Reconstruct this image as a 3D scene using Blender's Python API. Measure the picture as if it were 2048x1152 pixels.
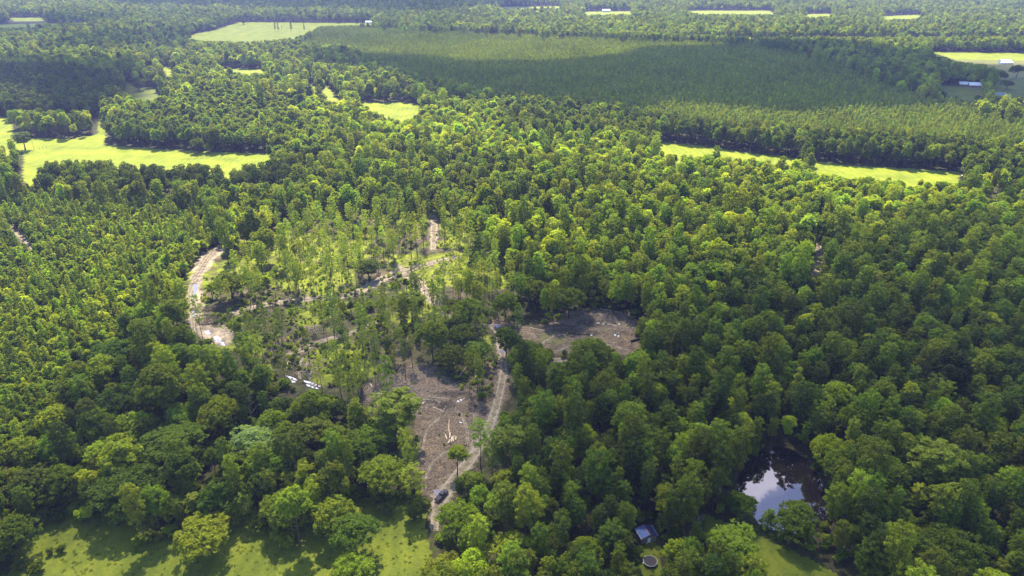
import bpy, math, random
import numpy as np
from mathutils import Vector

PI = math.pi
R = math.radians
scene = bpy.context.scene
for o in list(bpy.data.objects):
    bpy.data.objects.remove(o)
COL = scene.collection
RNG = np.random.default_rng(11)

# ------------------------------------------------------------------ camera
CAM_H, PITCH, FPX = 170.0, R(26.3), 1365.33
cam_data = bpy.data.cameras.new('camera')
cam_data.lens = 24.0
cam_data.sensor_width = 36.0
cam_data.clip_start = 0.5
cam_data.clip_end = 40000
cam = bpy.data.objects.new('camera', cam_data)
cam.location = (0, 0, CAM_H)
cam.rotation_euler = (PI / 2 - PITCH, 0, 0)
COL.objects.link(cam)
scene.camera = cam

# ------------------------------------------------------------------ sky, sun, exposure
SUN_EL, SUN_AZ = R(54), R(-10)           # ahead of the camera, slightly to the left
S = Vector((math.sin(SUN_AZ) * math.cos(SUN_EL), math.cos(SUN_AZ) * math.cos(SUN_EL), math.sin(SUN_EL)))
world = bpy.data.worlds.new('World')
scene.world = world
world.use_nodes = True
wn = world.node_tree.nodes
sky = wn.new('ShaderNodeTexSky')
sky.sky_type = 'NISHITA'
sky.sun_disc = False
sky.sun_elevation = SUN_EL
sky.sun_rotation = SUN_AZ
sky.air_density = 1.0
sky.dust_density = 0.6
world.node_tree.links.new(sky.outputs[0], wn['Background'].inputs[0])
wn['Background'].inputs[1].default_value = 0.135
sun_data = bpy.data.lights.new('sun', 'SUN')
sun_data.energy = 5.0
sun_data.angle = R(0.53)
sun_data.color = (1.0, 0.92, 0.75)
sun = bpy.data.objects.new('sun', sun_data)
sun.rotation_euler = S.to_track_quat('Z', 'Y').to_euler()
sun.location = (0, 0, 400)
COL.objects.link(sun)
scene.view_settings.view_transform = 'Standard'
scene.view_settings.look = 'None'
scene.view_settings.exposure = 1.6
scene.view_settings.gamma = 1.0
scene.cycles.max_bounces = 7
scene.cycles.diffuse_bounces = 4
scene.cycles.glossy_bounces = 3
scene.cycles.transmission_bounces = 4
scene.cycles.transparent_max_bounces = 10
scene.cycles.volume_bounces = 0
scene.cycles.caustics_reflective = False
scene.cycles.caustics_refractive = False

# ------------------------------------------------------------------ projection helpers
CP, SP = math.cos(PITCH), math.sin(PITCH)


def project(x, y, z):
    """world -> photograph pixels (2048 x 1152) and depth"""
    x, y, z = np.asarray(x, float), np.asarray(y, float), np.asarray(z, float) - CAM_H
    d = y * CP - z * SP
    u = y * SP + z * CP
    d = np.maximum(d, 1e-3)
    return 1024 + FPX * x / d, 576 - FPX * u / d, d


def ground(px, py, z=0.0):
    """photograph pixel -> the point of the plane at height z seen there"""
    a, b = (px - 1024) / FPX, (576 - py) / FPX
    dx, dy, dz = a, CP + b * SP, -SP + b * CP
    t = (z - CAM_H) / dz
    return t * dx, t * dy


def gpoly(pts, z=0.0):
    return [ground(x, y, z) for x, y in pts]


def inside(px, py, poly):
    px, py = np.asarray(px, float), np.asarray(py, float)
    r = np.zeros(px.shape, bool)
    n = len(poly)
    j = n - 1
    for i in range(n):
        xi, yi = poly[i]
        xj, yj = poly[j]
        if yi != yj:
            c = ((yi > py) != (yj > py)) & (px < (xj - xi) * (py - yi) / (yj - yi) + xi)
            r ^= c
        j = i
    return r


def vnoise(x, y, scale, seed):
    """smooth value noise in 0..1"""
    g = np.random.default_rng(seed).random((64, 64))
    u, v = np.asarray(x) / scale, np.asarray(y) / scale
    i, j = np.floor(u).astype(int), np.floor(v).astype(int)
    fu, fv = u - i, v - j
    fu, fv = fu * fu * (3 - 2 * fu), fv * fv * (3 - 2 * fv)
    a, b = g[i % 64, j % 64], g[(i + 1) % 64, j % 64]
    c, d = g[i % 64, (j + 1) % 64], g[(i + 1) % 64, (j + 1) % 64]
    return (a * (1 - fu) + b * fu) * (1 - fv) + (c * (1 - fu) + d * fu) * fv


def fnoise(x, y, scale, seed):
    return (vnoise(x, y, scale, seed) + .5 * vnoise(x, y, scale / 2.1, seed + 1) + .25 * vnoise(x, y, scale / 4.3, seed + 2)) / 1.75


# ------------------------------------------------------------------ mesh helpers
def mesh_np(name, verts, quads=None, tris=None, mats=(), mi=None, smooth=False):
    me = bpy.data.meshes.new(name)
    verts = np.asarray(verts, np.float32)
    me.vertices.add(len(verts))
    me.vertices.foreach_set('co', verts.ravel())
    loops, starts, tot = [], [], 0
    if quads is not None and len(quads):
        q = np.asarray(quads, np.int32)
        loops.append(q.ravel())
        starts.append(np.arange(len(q), dtype=np.int32) * 4)
        tot = q.size
    if tris is not None and len(tris):
        t = np.asarray(tris, np.int32)
        loops.append(t.ravel())
        starts.append(tot + np.arange(len(t), dtype=np.int32) * 3)
    loops, starts = np.concatenate(loops), np.concatenate(starts)
    me.loops.add(len(loops))
    me.loops.foreach_set('vertex_index', loops)
    me.polygons.add(len(starts))
    me.polygons.foreach_set('loop_start', starts)
    for m in mats:
        me.materials.append(m)
    if mi is not None:
        me.polygons.foreach_set('material_index', np.asarray(mi, np.int32))
    if smooth:
        me.polygons.foreach_set('use_smooth', np.ones(len(starts), bool))
    me.update(calc_edges=True)
    return me


class MB:
    """collects shapes; build() links them as ONE mesh object"""

    def __init__(s):
        s.v, s.f = [], []

    def add(s, v, f):
        b = len(s.v)
        s.v += [tuple(p) for p in v]
        s.f += [tuple(b + i for i in q) for q in f]
        return s

    def box(s, x0, x1, y0, y1, z0, z1, tx=0.0, ty=0.0):
        """a box whose top is narrower by tx, ty on every side"""
        v = [(x0, y0, z0), (x1, y0, z0), (x1, y1, z0), (x0, y1, z0),
             (x0 + tx, y0 + ty, z1), (x1 - tx, y0 + ty, z1), (x1 - tx, y1 - ty, z1), (x0 + tx, y1 - ty, z1)]
        return s.add(v, [(0, 3, 2, 1), (4, 5, 6, 7), (0, 1, 5, 4), (1, 2, 6, 5), (2, 3, 7, 6), (3, 0, 4, 7)])

    def tube(s, pts, radii, n=6, cap=True):
        pts = [Vector(p) for p in pts]
        v, f = [], []
        for i, p in enumerate(pts):
            t = (pts[min(i + 1, len(pts) - 1)] - pts[max(i - 1, 0)]).normalized()
            a = t.orthogonal().normalized() if abs(t.z) < .95 else Vector((1, 0, 0))
            a = (a - t * a.dot(t)).normalized()
            b = t.cross(a)
            for k in range(n):
                w = 2 * PI * k / n
                v.append(p + (a * math.cos(w) + b * math.sin(w)) * radii[i])
        for i in range(len(pts) - 1):
            for k in range(n):
                f.append((i * n + k, i * n + (k + 1) % n, (i + 1) * n + (k + 1) % n, (i + 1) * n + k))
        if cap:
            f.append(tuple(range(n - 1, -1, -1)))
            f.append(tuple((len(pts) - 1) * n + k for k in range(n)))
        return s.add(v, f)

    def disc(s, c, r, axis='z', n=24, h=0.05):
        c = Vector(c)
        d = {'x': Vector((h, 0, 0)), 'y': Vector((0, h, 0)), 'z': Vector((0, 0, h))}[axis]
        return s.tube([c - d / 2, c + d / 2], [r, r], n)

    def ring(s, c, r, rr, n=32, m=6):
        v, f = [], []
        for i in range(n):
            a = 2 * PI * i / n
            for k in range(m):
                b = 2 * PI * k / m
                v.append((c[0] + (r + rr * math.cos(b)) * math.cos(a), c[1] + (r + rr * math.cos(b)) * math.sin(a), c[2] + rr * math.sin(b)))
        for i in range(n):
            for k in range(m):
                f.append((i * m + k, ((i + 1) % n) * m + k, ((i + 1) % n) * m + (k + 1) % m, i * m + (k + 1) % m))
        return s.add(v, f)

    def build(s, name, mat, parent=None, bevel=0, smooth=False):
        me = bpy.data.meshes.new(name)
        me.from_pydata(s.v, [], s.f)
        me.materials.append(mat)
        if smooth:
            for p in me.polygons:
                p.use_smooth = True
        me.update()
        o = bpy.data.objects.new(name, me)
        COL.objects.link(o)
        o.parent = parent
        if bevel:
            b = o.modifiers.new('bevel', 'BEVEL')
            b.width = bevel
            b.segments = 2
            b.limit_method = 'ANGLE'
        return o


def tag(o, label=None, cat=None, group=None, kind=None):
    if label:
        o['label'] = label
    if cat:
        o['category'] = cat
    if group:
        o['group'] = group
    if kind:
        o['kind'] = kind
    return o


def empty(name, loc, rz=0.0, label=None, cat=None, group=None):
    o = bpy.data.objects.new(name, None)
    o.empty_display_size = 0.5
    o.location = loc
    o.rotation_euler = (0, 0, rz)
    COL.objects.link(o)
    return tag(o, label, cat, group)


# ------------------------------------------------------------------ materials
def new_mat(name):
    m = bpy.data.materials.new(name)
    m.use_nodes = True
    nt = m.node_tree
    return m, nt, nt.nodes['Principled BSDF'], nt.nodes['Material Output']


def ramp(nt, stops, interp='LINEAR'):
    r = nt.nodes.new('ShaderNodeValToRGB')
    cr = r.color_ramp
    cr.interpolation = interp
    while len(cr.elements) < len(stops):
        cr.elements.new(0.5)
    for e, (p, c) in zip(cr.elements, stops):
        e.position = p
        e.color = (*c, 1) if len(c) == 3 else c
    return r


def noise_tex(nt, scale, detail=6, rough=.6, coord='Object', dist=0.0):
    tc = nt.nodes.new('ShaderNodeTexCoord') if coord else None
    n = nt.nodes.new('ShaderNodeTexNoise')
    n.inputs['Scale'].default_value = scale
    n.inputs['Detail'].default_value = detail
    n.inputs['Roughness'].default_value = rough
    n.inputs['Distortion'].default_value = dist
    nt.links.new(tc.outputs[coord], n.inputs['Vector'])
    return n


def mixc(nt, fac, a, b, mode='MIX'):
    m = nt.nodes.new('ShaderNodeMix')
    m.data_type = 'RGBA'
    m.blend_type = mode
    for sock, v in ((m.inputs[0], fac), (m.inputs[6], a), (m.inputs[7], b)):
        if hasattr(v, 'is_output'):
            nt.links.new(v, sock)
        elif isinstance(v, (int, float)):
            sock.default_value = v
        else:
            sock.default_value = (*v, 1)
    return m.outputs[2]


def mathn(nt, op, a, b=None, clamp=False):
    m = nt.nodes.new('ShaderNodeMath')
    m.operation = op
    m.use_clamp = clamp
    for sock, v in ((m.inputs[0], a), (m.inputs[1], b)):
        if v is None:
            continue
        if hasattr(v, 'is_output'):
            nt.links.new(v, sock)
        else:
            sock.default_value = v
    return m.outputs[0]


def attr(nt, name, typ='GEOMETRY'):
    a = nt.nodes.new('ShaderNodeAttribute')
    a.attribute_name = name
    a.attribute_type = typ
    return a


def simple(name, col, rough=.7, metal=0, spec=.15, var=.25, scale=3.0, bump=0.0):
    m, nt, p, out = new_mat(name)
    n = noise_tex(nt, scale)
    lo, hi = tuple(c * (1 - var) for c in col), tuple(c * (1 + var) for c in col)
    r = ramp(nt, [(.3, lo), (.7, hi)])
    nt.links.new(n.outputs[0], r.inputs[0])
    nt.links.new(r.outputs[0], p.inputs['Base Color'])
    p.inputs['Roughness'].default_value = rough
    p.inputs['Metallic'].default_value = metal
    p.inputs['Specular IOR Level'].default_value = spec
    if bump:
        b = nt.nodes.new('ShaderNodeBump')
        b.inputs['Distance'].default_value = bump
        nt.links.new(n.outputs[0], b.inputs['Height'])
        nt.links.new(b.outputs[0], p.inputs['Normal'])
    return m


def leaf_mat(name, stops, trans=.46, sheen=.08):
    m, nt, p, out = new_mat(name)
    t = attr(nt, 'tint', 'INSTANCER')
    oi = nt.nodes.new('ShaderNodeObjectInfo')
    geo = nt.nodes.new('ShaderNodeNewGeometry')
    r = ramp(nt, stops)
    leafv = mathn(nt, 'MULTIPLY_ADD', geo.outputs['Random Per Island'], .16)
    leafv.node.inputs[2].default_value = -.08
    tt = mathn(nt, 'ADD', t.outputs['Fac'], leafv, clamp=True)
    nt.links.new(tt, r.inputs[0])
    hs = nt.nodes.new('ShaderNodeHueSaturation')
    nt.links.new(r.outputs[0], hs.inputs['Color'])
    hue = mathn(nt, 'MULTIPLY_ADD', oi.outputs['Random'], .045)
    hue.node.inputs[2].default_value = .4825
    nt.links.new(hue, hs.inputs['Hue'])
    w = mathn(nt, 'FRACT', mathn(nt, 'MULTIPLY', oi.outputs['Random'], 37.7))
    val = mathn(nt, 'MULTIPLY_ADD', w, .45)
    val.node.inputs[2].default_value = .78
    nt.links.new(val, hs.inputs['Value'])
    nt.links.new(hs.outputs[0], p.inputs['Base Color'])
    p.inputs['Roughness'].default_value = .7
    p.inputs['Specular IOR Level'].default_value = sheen
    tr = nt.nodes.new('ShaderNodeBsdfTranslucent')
    hs2 = nt.nodes.new('ShaderNodeHueSaturation')
    hs2.inputs['Hue'].default_value = .485
    hs2.inputs['Saturation'].default_value = 1.15
    hs2.inputs['Value'].default_value = 1.5
    nt.links.new(hs.outputs[0], hs2.inputs['Color'])
    nt.links.new(hs2.outputs[0], tr.inputs[0])
    mx = nt.nodes.new('ShaderNodeMixShader')
    mx.inputs[0].default_value = trans
    nt.links.new(p.outputs[0], mx.inputs[1])
    nt.links.new(tr.outputs[0], mx.inputs[2])
    nt.links.new(mx.outputs[0], out.inputs[0])
    return m


M = {}
M['leaf'] = leaf_mat('broad_leaves', [(0, (.034, .050, .009)), (.25, (.071, .098, .011)), (.5, (.150, .196, .015)), (.72, (.270, .332, .018)), (.88, (.39, .47, .020)), (1, (.28, .35, .14))])
M['needle'] = leaf_mat('pine_needles', [(0, (.034, .050, .009)), (.25, (.072, .098, .011)), (.5, (.153, .194, .014)), (.75, (.265, .318, .018)), (1, (.34, .41, .03))], trans=.3)
M['bark'] = simple('bark', (.075, .058, .045), .9, scale=2.5)
M['pinebark'] = simple('pine_bark', (.10, .074, .058), .9, scale=2.5)
M['deadwood'] = simple('weathered_wood', (.34, .30, .26), .85, scale=4)

# ------------------------------------------------------------------ tree builders
UNIT = lambda v: v / np.maximum(np.linalg.norm(v, axis=-1, keepdims=True), 1e-6)


def leaves(rng, c, rad, per, a, b, up=.3, rnd=.55, low=-.5):
    """diamond shaped leaf faces over the skins of clumps (centres c, radii rad)"""
    n = len(c)
    cc = np.repeat(c, per, 0)
    rr = np.repeat(rad, per)[:, None]
    u = UNIT(rng.normal(size=(n * per, 3)))
    u[:, 2] = np.where(u[:, 2] < low, -u[:, 2], u[:, 2])
    p = cc + u * rr * np.array([1, 1, .8]) * rng.uniform(.55, 1.08, (n * per, 1))
    nn = UNIT(u * .8 + rng.normal(size=u.shape) * rnd + np.array([0, 0, up]))
    t = UNIT(np.cross(nn, rng.normal(size=u.shape)))
    bt = np.cross(nn, t)
    s = rng.uniform(.65, 1.3, (n * per, 1))
    v = np.stack([p + t * a * s, p + bt * b * s, p - t * a * s * .9, p - bt * b * s], 1).reshape(-1, 3)
    return v


def quads_for(v):
    return np.arange(len(v), dtype=np.int32).reshape(-1, 4)


def broad_crown(seed, Rr, H, base, leaf=.32, cover=3.0, lobes=8, clump=.2, flat=1.0):
    rng = np.random.default_rng(seed)
    rz = (H - base) / 2 * flat
    zc = H - rz
    L = UNIT(rng.normal(size=(lobes, 3)))
    L[:, 2] = np.abs(L[:, 2]) * .9 - .25
    lc = L * np.array([Rr, Rr, rz]) * rng.uniform(.38, .72, (lobes, 1))
    lc = np.vstack([lc, [[0, 0, rz * .35]]])
    lr = rng.uniform(.26, .54, lobes + 1)
    cs, rs = [], []
    for k in range(lobes + 1):
        nc = int(3.2 / clump)
        u = UNIT(rng.normal(size=(nc, 3)))
        u[:, 2] = np.where(u[:, 2] < -.55, -u[:, 2], u[:, 2])
        cs.append(lc[k] + u * lr[k] * np.array([Rr, Rr, rz]))
        rs.append(rng.uniform(.7, 1.25, nc) * clump * Rr)
    cs, rs = np.vstack(cs), np.concatenate(rs)
    cs[:, 2] += zc
    keep = cs[:, 2] > base * .75
    cs, rs = cs[keep], rs[keep]
    area = 4 * PI * Rr * (Rr + rz) / 2
    n = area * cover / (2 * leaf * leaf)
    per = max(6, int(n / len(cs)))
    v = leaves(rng, cs, rs, per, leaf, leaf * .85)
    # inner mass that closes the crown's heart
    m = max(8, int(per * .5))
    v2 = leaves(rng, lc * .8 + np.array([0, 0, zc]), lr * min(Rr, rz) * .8, m, leaf * 2.2, leaf * 2)
    return np.vstack([v, v2])


def pine_crown(seed, Rr, H, base, leaf=.4, per=38, gap=1.15, arms=6, sparse=1.0, cone=False):
    rng = np.random.default_rng(seed)
    cs, rs, limbs = [], [], []
    z = base
    while z < H - .3:
        t = (z - base) / (H - base)
        prof = (1 - t) ** .8 + .06 if cone else (.62 + .75 * t if t < .4 else .92 * math.sqrt(max(0, 1 - ((t - .4) / .62) ** 2)) + .08)
        nb = max(2, int(round(arms * (.6 + .5 * prof) * sparse)))
        ph = rng.uniform(0, 6.28)
        for k in range(nb):
            a = ph + 2 * PI * k / nb + rng.normal() * .25
            ln = Rr * prof * rng.uniform(.55, 1.12)
            rise = ln * rng.uniform(.05, .35)
            tip = np.array([math.cos(a) * ln, math.sin(a) * ln, z + rise])
            limbs.append((np.array([0, 0, z]), tip))
            q = max(1, int(round(ln / 1.3)))
            for j in range(q):
                f = 1 - j * .36
                cs.append([tip[0] * f + rng.normal() * .15, tip[1] * f + rng.normal() * .15, z + rise * f + rng.normal() * .15])
                rs.append(rng.uniform(.55, .9) * (.55 + Rr * .12))
        z += gap * rng.uniform(.8, 1.2)
    cs.append([0, 0, H - .4])
    rs.append(.5)
    v = leaves(rng, np.array(cs), np.array(rs), per, leaf, leaf * .33, up=.25, rnd=.8)
    return v, limbs


def trunk_mb(seed, H, r, bend=.4, top=.92, limbs=(), n=6, roots=True):
    rng = random.Random(seed)
    mb = MB()
    a = rng.uniform(0, 6.28)
    pts, rad = [], []
    K = 6
    for i in range(K + 1):
        t = i / K
        w = bend * math.sin(t * 2.6)
        pts.append((math.cos(a) * w, math.sin(a) * w, H * top * t - (.15 if i == 0 else 0)))
        rad.append(r * ((1.35 if (i == 0 and roots) else 1) - .82 * t))
    mb.tube(pts, rad, n)
    for p0, p1, lr in limbs:
        q = tuple((p0[k] + p1[k]) / 2 + (0, 0, -.05 * abs(p1[2] - p0[2]))[k] for k in range(3))
        mb.tube([p0, q, p1], [lr, lr * .7, lr * .3], 4, False)
    return mb


def pack(name, crown_v, tmb, leafm, barkm):
    """crown mesh, trunk mesh and a joined mesh of the same tree"""
    q = quads_for(crown_v)
    crown = mesh_np(name + '_crown', crown_v, q, mats=[leafm])
    tr = bpy.data.meshes.new(name + '_trunk')
    tr.from_pydata(tmb.v, [], tmb.f)
    tr.materials.append(barkm)
    tr.update()
    return crown, tr


def pack_joined(name, crown_v, tmb, leafm, barkm):
    q = quads_for(crown_v)
    tv = np.array(tmb.v)
    quads = [f for f in tmb.f if len(f) == 4]
    tq = np.array(quads) + len(crown_v) if quads else np.zeros((0, 4), int)
    v = np.vstack([crown_v, tv])
    return mesh_np(name, v, np.vstack([q, tq]), mats=[leafm, barkm], mi=np.r_[np.zeros(len(q)), np.ones(len(tq))])


def broad_limbs(seed, H, base, Rr, r):
    rng = random.Random(seed)
    out = []
    for k in range(6):
        a = k * 1.05 + rng.uniform(-.3, .3)
        z0 = base * .85 + (H - base) * rng.uniform(0, .25)
        ln = Rr * rng.uniform(.5, .75)
        out.append(((0, 0, z0), (math.cos(a) * ln, math.sin(a) * ln, z0 + (H - base) * rng.uniform(.25, .5)), r * .45))
    return out


# KINDS[kind] = list of variants; a variant = dict(H, R, near=(crown, trunk), joined=[near, mid, far])
KINDS = {}


def add_kind(kind, n, maker, leafm, barkm):
    out = []
    for i in range(n):
        spec = maker(i)
        joined = []
        for lod in range(3):
            cv, tmb = spec['build'](lod)
            if lod == 0:
                near = pack('%s_%d' % (kind, i), cv, tmb, leafm, barkm)
            joined.append(pack_joined('%s_%d_%d' % (kind, i, lod), cv, tmb, leafm, barkm))
        out.append(dict(H=spec['H'], R=spec['R'], near=near, joined=joined))
    KINDS[kind] = out


def mk_broad(seed0, H0, R0, base_f, lobes=8, clump=.2, leaf=.34, cover=2.6):
    def f(i):
        rng = random.Random(seed0 + i)
        H, Rr = H0 * rng.uniform(.82, 1.18), R0 * rng.uniform(.76, 1.22)
        base = H * base_f * rng.uniform(.6, 1.3)

        def build(lod):
            lf = (leaf, leaf * 1.7, leaf * 3.2)[lod]
            cv = broad_crown(seed0 + i, Rr, H, base, lf, (cover, cover * .8, cover * .75)[lod], lobes + (i * 2) % 7 - 3, clump * (1, 1.05, 1.3)[lod])
            tm = trunk_mb(seed0 + i, H, .035 * Rr + .12, .3, .75, broad_limbs(seed0 + i, H, base, Rr, .2) if lod < 2 else ())
            return cv, tm
        return dict(H=H, R=Rr, build=build)
    return f


def mk_pine(seed0, H0, R0, base_f, per=34, gap=1.2, arms=6, sparse=1.0, tr=.22, cone=False, leaf=.42):
    def f(i):
        rng = random.Random(seed0 + i)
        H, Rr = H0 * rng.uniform(.9, 1.1), R0 * rng.uniform(.85, 1.15)
        base = H * base_f * rng.uniform(.85, 1.12)

        def build(lod):
            k = (1, .34, .1)[lod]
            lf = leaf * (1, 1.7, 3.0)[lod]
            cv, limbs = pine_crown(seed0 + i, Rr, H, base, lf, max(3, int(per * k)), gap, arms, sparse, cone)
            lb = [(tuple(a), tuple(b), .05) for a, b in limbs[::2]] if lod == 0 else ()
            return cv, trunk_mb(seed0 + i, H, tr, .35, .97, lb, 6 if lod == 0 else 4)
        return dict(H=H, R=Rr, build=build)
    return f


add_kind('broad', 7, mk_broad(100, 18, 5.0, .24), M['leaf'], M['bark'])
add_kind('edge', 5, mk_broad(200, 14, 5.2, .08, lobes=10, clump=.16), M['leaf'], M['bark'])
add_kind('tall', 6, mk_broad(270, 20, 4.4, .04, lobes=11, clump=.17), M['leaf'], M['bark'])
add_kind('dome', 6, mk_broad(250, 19, 8.6, .10, lobes=15, clump=.115, leaf=.33, cover=2.6), M['leaf'], M['bark'])
add_kind('pine', 6, mk_pine(300, 23, 3.0, .40), M['needle'], M['pinebark'])
add_kind('thin', 6, mk_pine(400, 21, 2.3, .46, per=22, gap=1.15, arms=4, sparse=.9, tr=.15, leaf=.36), M['needle'], M['pinebark'])
add_kind('young', 6, mk_broad(500, 9, 2.3, .14, lobes=6, clump=.28, leaf=.3, cover=2.2), M['leaf'], M['bark'])
add_kind('plant', 4, mk_pine(600, 13, 1.9, .2, per=24, gap=1.1, arms=5, tr=.11, cone=True, leaf=.4), M['needle'], M['pinebark'])
add_kind('bush', 4, mk_broad(700, 1.6, 1.1, .02, lobes=4, clump=.4, leaf=.22, cover=1.4), M['leaf'], M['bark'])

# ------------------------------------------------------------------ what lies where (in photograph pixels, then on the ground)
# open ground one can see; crowns must not cover these
OPEN = {
    'field_left': [(-80, 225), (22, 236), (28, 262), (50, 275), (140, 277), (185, 270), (202, 262), (205, 288), (240, 292), (330, 298), (455, 304), (550, 306), (530, 320), (450, 338), (440, 328), (380, 327), (300, 328), (240, 322), (190, 316), (120, 320), (80, 324), (76, 345), (60, 365), (38, 352), (45, 315), (50, 300), (35, 282), (18, 272), (8, 290), (-80, 290)],
    'field_left_tip': [(193, 226), (210, 226), (206, 262), (192, 262)],
    'strip_a': [(1310, 283), (1400, 290), (1480, 302), (1475, 310), (1430, 306), (1380, 309), (1330, 304)],
    'strip_m': [(1475, 301), (1605, 318), (1605, 327), (1475, 311)],
    'strip_b': [(1602, 319), (1700, 330), (1800, 336), (1925, 343), (1925, 360), (1880, 362), (1790, 350), (1700, 350), (1640, 337)],
    'strip_c': [(1965, 388), (2000, 398), (1998, 412), (1985, 408)],
    'top_field': [(370, 74), (395, 66), (430, 60), (462, 49), (480, 44), (600, 45), (745, 46), (745, 49), (640, 52), (612, 66), (590, 74), (500, 83), (440, 82), (400, 80)],
    'gap_a': [(322, 134), (346, 134), (345, 148), (332, 150)],
    'gap_b': [(440, 136), (530, 138), (530, 145), (500, 147), (440, 140)],
    'gap_c': [(642, 170), (656, 170), (672, 192), (690, 207), (655, 200)],
    'gap_e': [(712, 199), (765, 205), (800, 203), (842, 210), (836, 228), (800, 238), (770, 232), (740, 217)],
    'gap_f': [(612, 163), (632, 170), (640, 182), (626, 180)],
    'far_e': [(1370, 21), (1540, 21), (1552, 28), (1400, 27)],
    'far_f': [(15, 35), (88, 35), (92, 40), (25, 41)],
    'far_g': [(1000, 14), (1120, 12), (1130, 15), (1010, 17)],
    'gap_d': [(248, 165), (262, 165), (275, 175), (315, 175), (322, 192), (300, 197), (270, 194), (250, 185)],
    'right_field': [(1850, 103), (2200, 108), (2200, 140), (2040, 145), (2018, 155), (2010, 138), (1960, 127), (1910, 120), (1885, 112)],
    'yard_a': [(1872, 171), (1962, 172), (1966, 195), (1942, 202), (1900, 186)],
    'yard_b': [(1985, 168), (2030, 165), (2080, 172), (2080, 190), (2030, 194), (1990, 186)],
    'far_a': [(-60, 50), (100, 49), (170, 45), (175, 48), (60, 54), (-60, 56)],
    'far_b': [(1165, 23), (1262, 22), (1265, 27), (1175, 28)],
    'far_c': [(1608, 28), (1660, 27), (1668, 32), (1615, 33)],
    'far_d': [(1762, 32), (1840, 29), (1845, 35), (1770, 38)],
    'meadow': [(0, 1165), (40, 1085), (80, 1052), (150, 1045), (190, 1080), (260, 1095), (330, 1092), (380, 1058), (520, 1060), (560, 1100), (640, 1095), (665, 1040), (700, 1018), (800, 1030), (858, 1050), (878, 1130), (850, 1165), (860, 1400), (0, 1400)],
    'lawn': [(1402, 1015), (1440, 1036), (1500, 1060), (1560, 1092), (1640, 1125), (1700, 1165), (1780, 1400), (1540, 1400), (1530, 1140), (1480, 1075), (1410, 1070)],
    'lawn_b': [(1278, 1090), (1300, 1078), (1330, 1092), (1335, 1165), (1280, 1165)],
    'pond': [(1472, 965), (1492, 922), (1525, 902), (1560, 895), (1595, 908), (1626, 940), (1650, 982), (1662, 1012), (1662, 1045), (1600, 1040), (1530, 1046), (1500, 1010), (1476, 990)],
    'yard_logs': [(812, 762), (848, 722), (872, 735), (880, 770), (985, 800), (985, 770), (1000, 700), (1025, 700), (1020, 790), (990, 850), (955, 900), (915, 950), (895, 1010), (862, 1022), (842, 985), (838, 940), (832, 850), (790, 800), (735, 805), (730, 782)],
    'white_yard': [(985, 636), (1060, 655), (1130, 640), (1185, 622), (1240, 624), (1275, 650), (1280, 690), (1255, 714), (1215, 700), (1140, 706), (1110, 716), (1080, 690), (990, 662)],
    'mud': [(372, 600), (378, 556), (398, 512), (440, 486), (455, 492), (425, 530), (402, 560), (402, 600), (420, 640), (470, 672), (458, 692), (418, 690), (385, 650)],
    'puddle_run': [(530, 730), (560, 735), (655, 768), (650, 784), (600, 780), (570, 768), (545, 756)],
    'bend': [(805, 543), (832, 545), (860, 585), (905, 625), (960, 645), (955, 655), (900, 635), (850, 600)],
    'rut_a': [(548, 718), (590, 700), (625, 672), (650, 690), (600, 712), (560, 726)],
    'shed': [(1268, 1044), (1312, 1044), (1314, 1088), (1282, 1088)],
    'sand_right': [(1622, 500), (1640, 500), (1642, 540), (1628, 560)],
    'sand_left': [(12, 452), (30, 455), (66, 488), (58, 496), (30, 470)],
    'sand_mid': [(318, 632), (335, 636), (336, 672), (328, 695), (320, 660)],
    'sand_far': [(860, 428), (872, 430), (876, 470), (864, 470)],
}
# the thinned, half open stand around the log yard
STAND_HI = [(345, 600), (380, 520), (450, 480), (540, 425), (640, 395), (760, 385), (905, 400), (960, 440), (1010, 500), (1040, 570), (960, 590), (880, 560), (800, 545), (700, 570), (560, 590), (430, 610), (360, 640)]
STAND_LO = [(380, 600), (560, 585), (700, 565), (800, 545), (880, 560), (1020, 560), (1040, 640), (1000, 720), (985, 800), (985, 900), (960, 960), (900, 960), (850, 1000), (800, 960), (770, 850), (700, 790), (600, 765), (520, 730), (430, 690), (390, 650)]
WHOLE = [(-400, -60), (2450, -60), (2450, 1500), (-400, 1500)]
THICKET = [(-400, 372), (60, 372), (200, 385), (400, 385), (430, 440), (445, 478), (385, 505), (345, 560), (300, 570), (255, 600), (240, 680), (150, 720), (120, 800), (60, 860), (-400, 880)]
PLANT = [(640, 52), (760, 52), (1000, 62), (1300, 75), (1500, 82), (1600, 100), (1700, 130), (1800, 170), (1890, 195), (2010, 225), (2450, 250), (2450, 280), (2020, 285), (1850, 268), (1700, 262), (1500, 248), (1350, 240), (1230, 212), (1000, 188), (860, 160), (760, 130), (700, 95), (600, 90)]
PLANT_DARK = [(1290, 95), (1600, 100), (1720, 150), (1880, 190), (1600, 200), (1290, 196), (1000, 185), (960, 150), (1100, 130)]
BRIGHT = [(620, 180), (720, 200), (940, 190), (1020, 205), (1130, 235), (1200, 255), (1320, 300), (1480, 320), (1600, 330), (1750, 355), (1960, 372), (2060, 400), (2060, 430), (1900, 430), (1700, 410), (1500, 370), (1300, 345), (1100, 320), (900, 300), (760, 280), (660, 250), (600, 230)]
BELT = [(1000, 200), (1230, 218), (1500, 252), (1850, 270), (2020, 288), (2450, 282), (2450, 345), (1925, 340), (1700, 328), (1480, 300), (1310, 282), (1200, 262), (1000, 248)]
PINELINE = [(60, 318), (200, 314), (380, 322), (450, 320), (545, 310), (600, 330), (560, 372), (60, 372)]
RIGHTWOOD = [(1040, 640), (1300, 540), (1600, 470), (2450, 440), (2450, 1500), (870, 1500), (880, 1040), (1010, 900), (1040, 800)]
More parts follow.
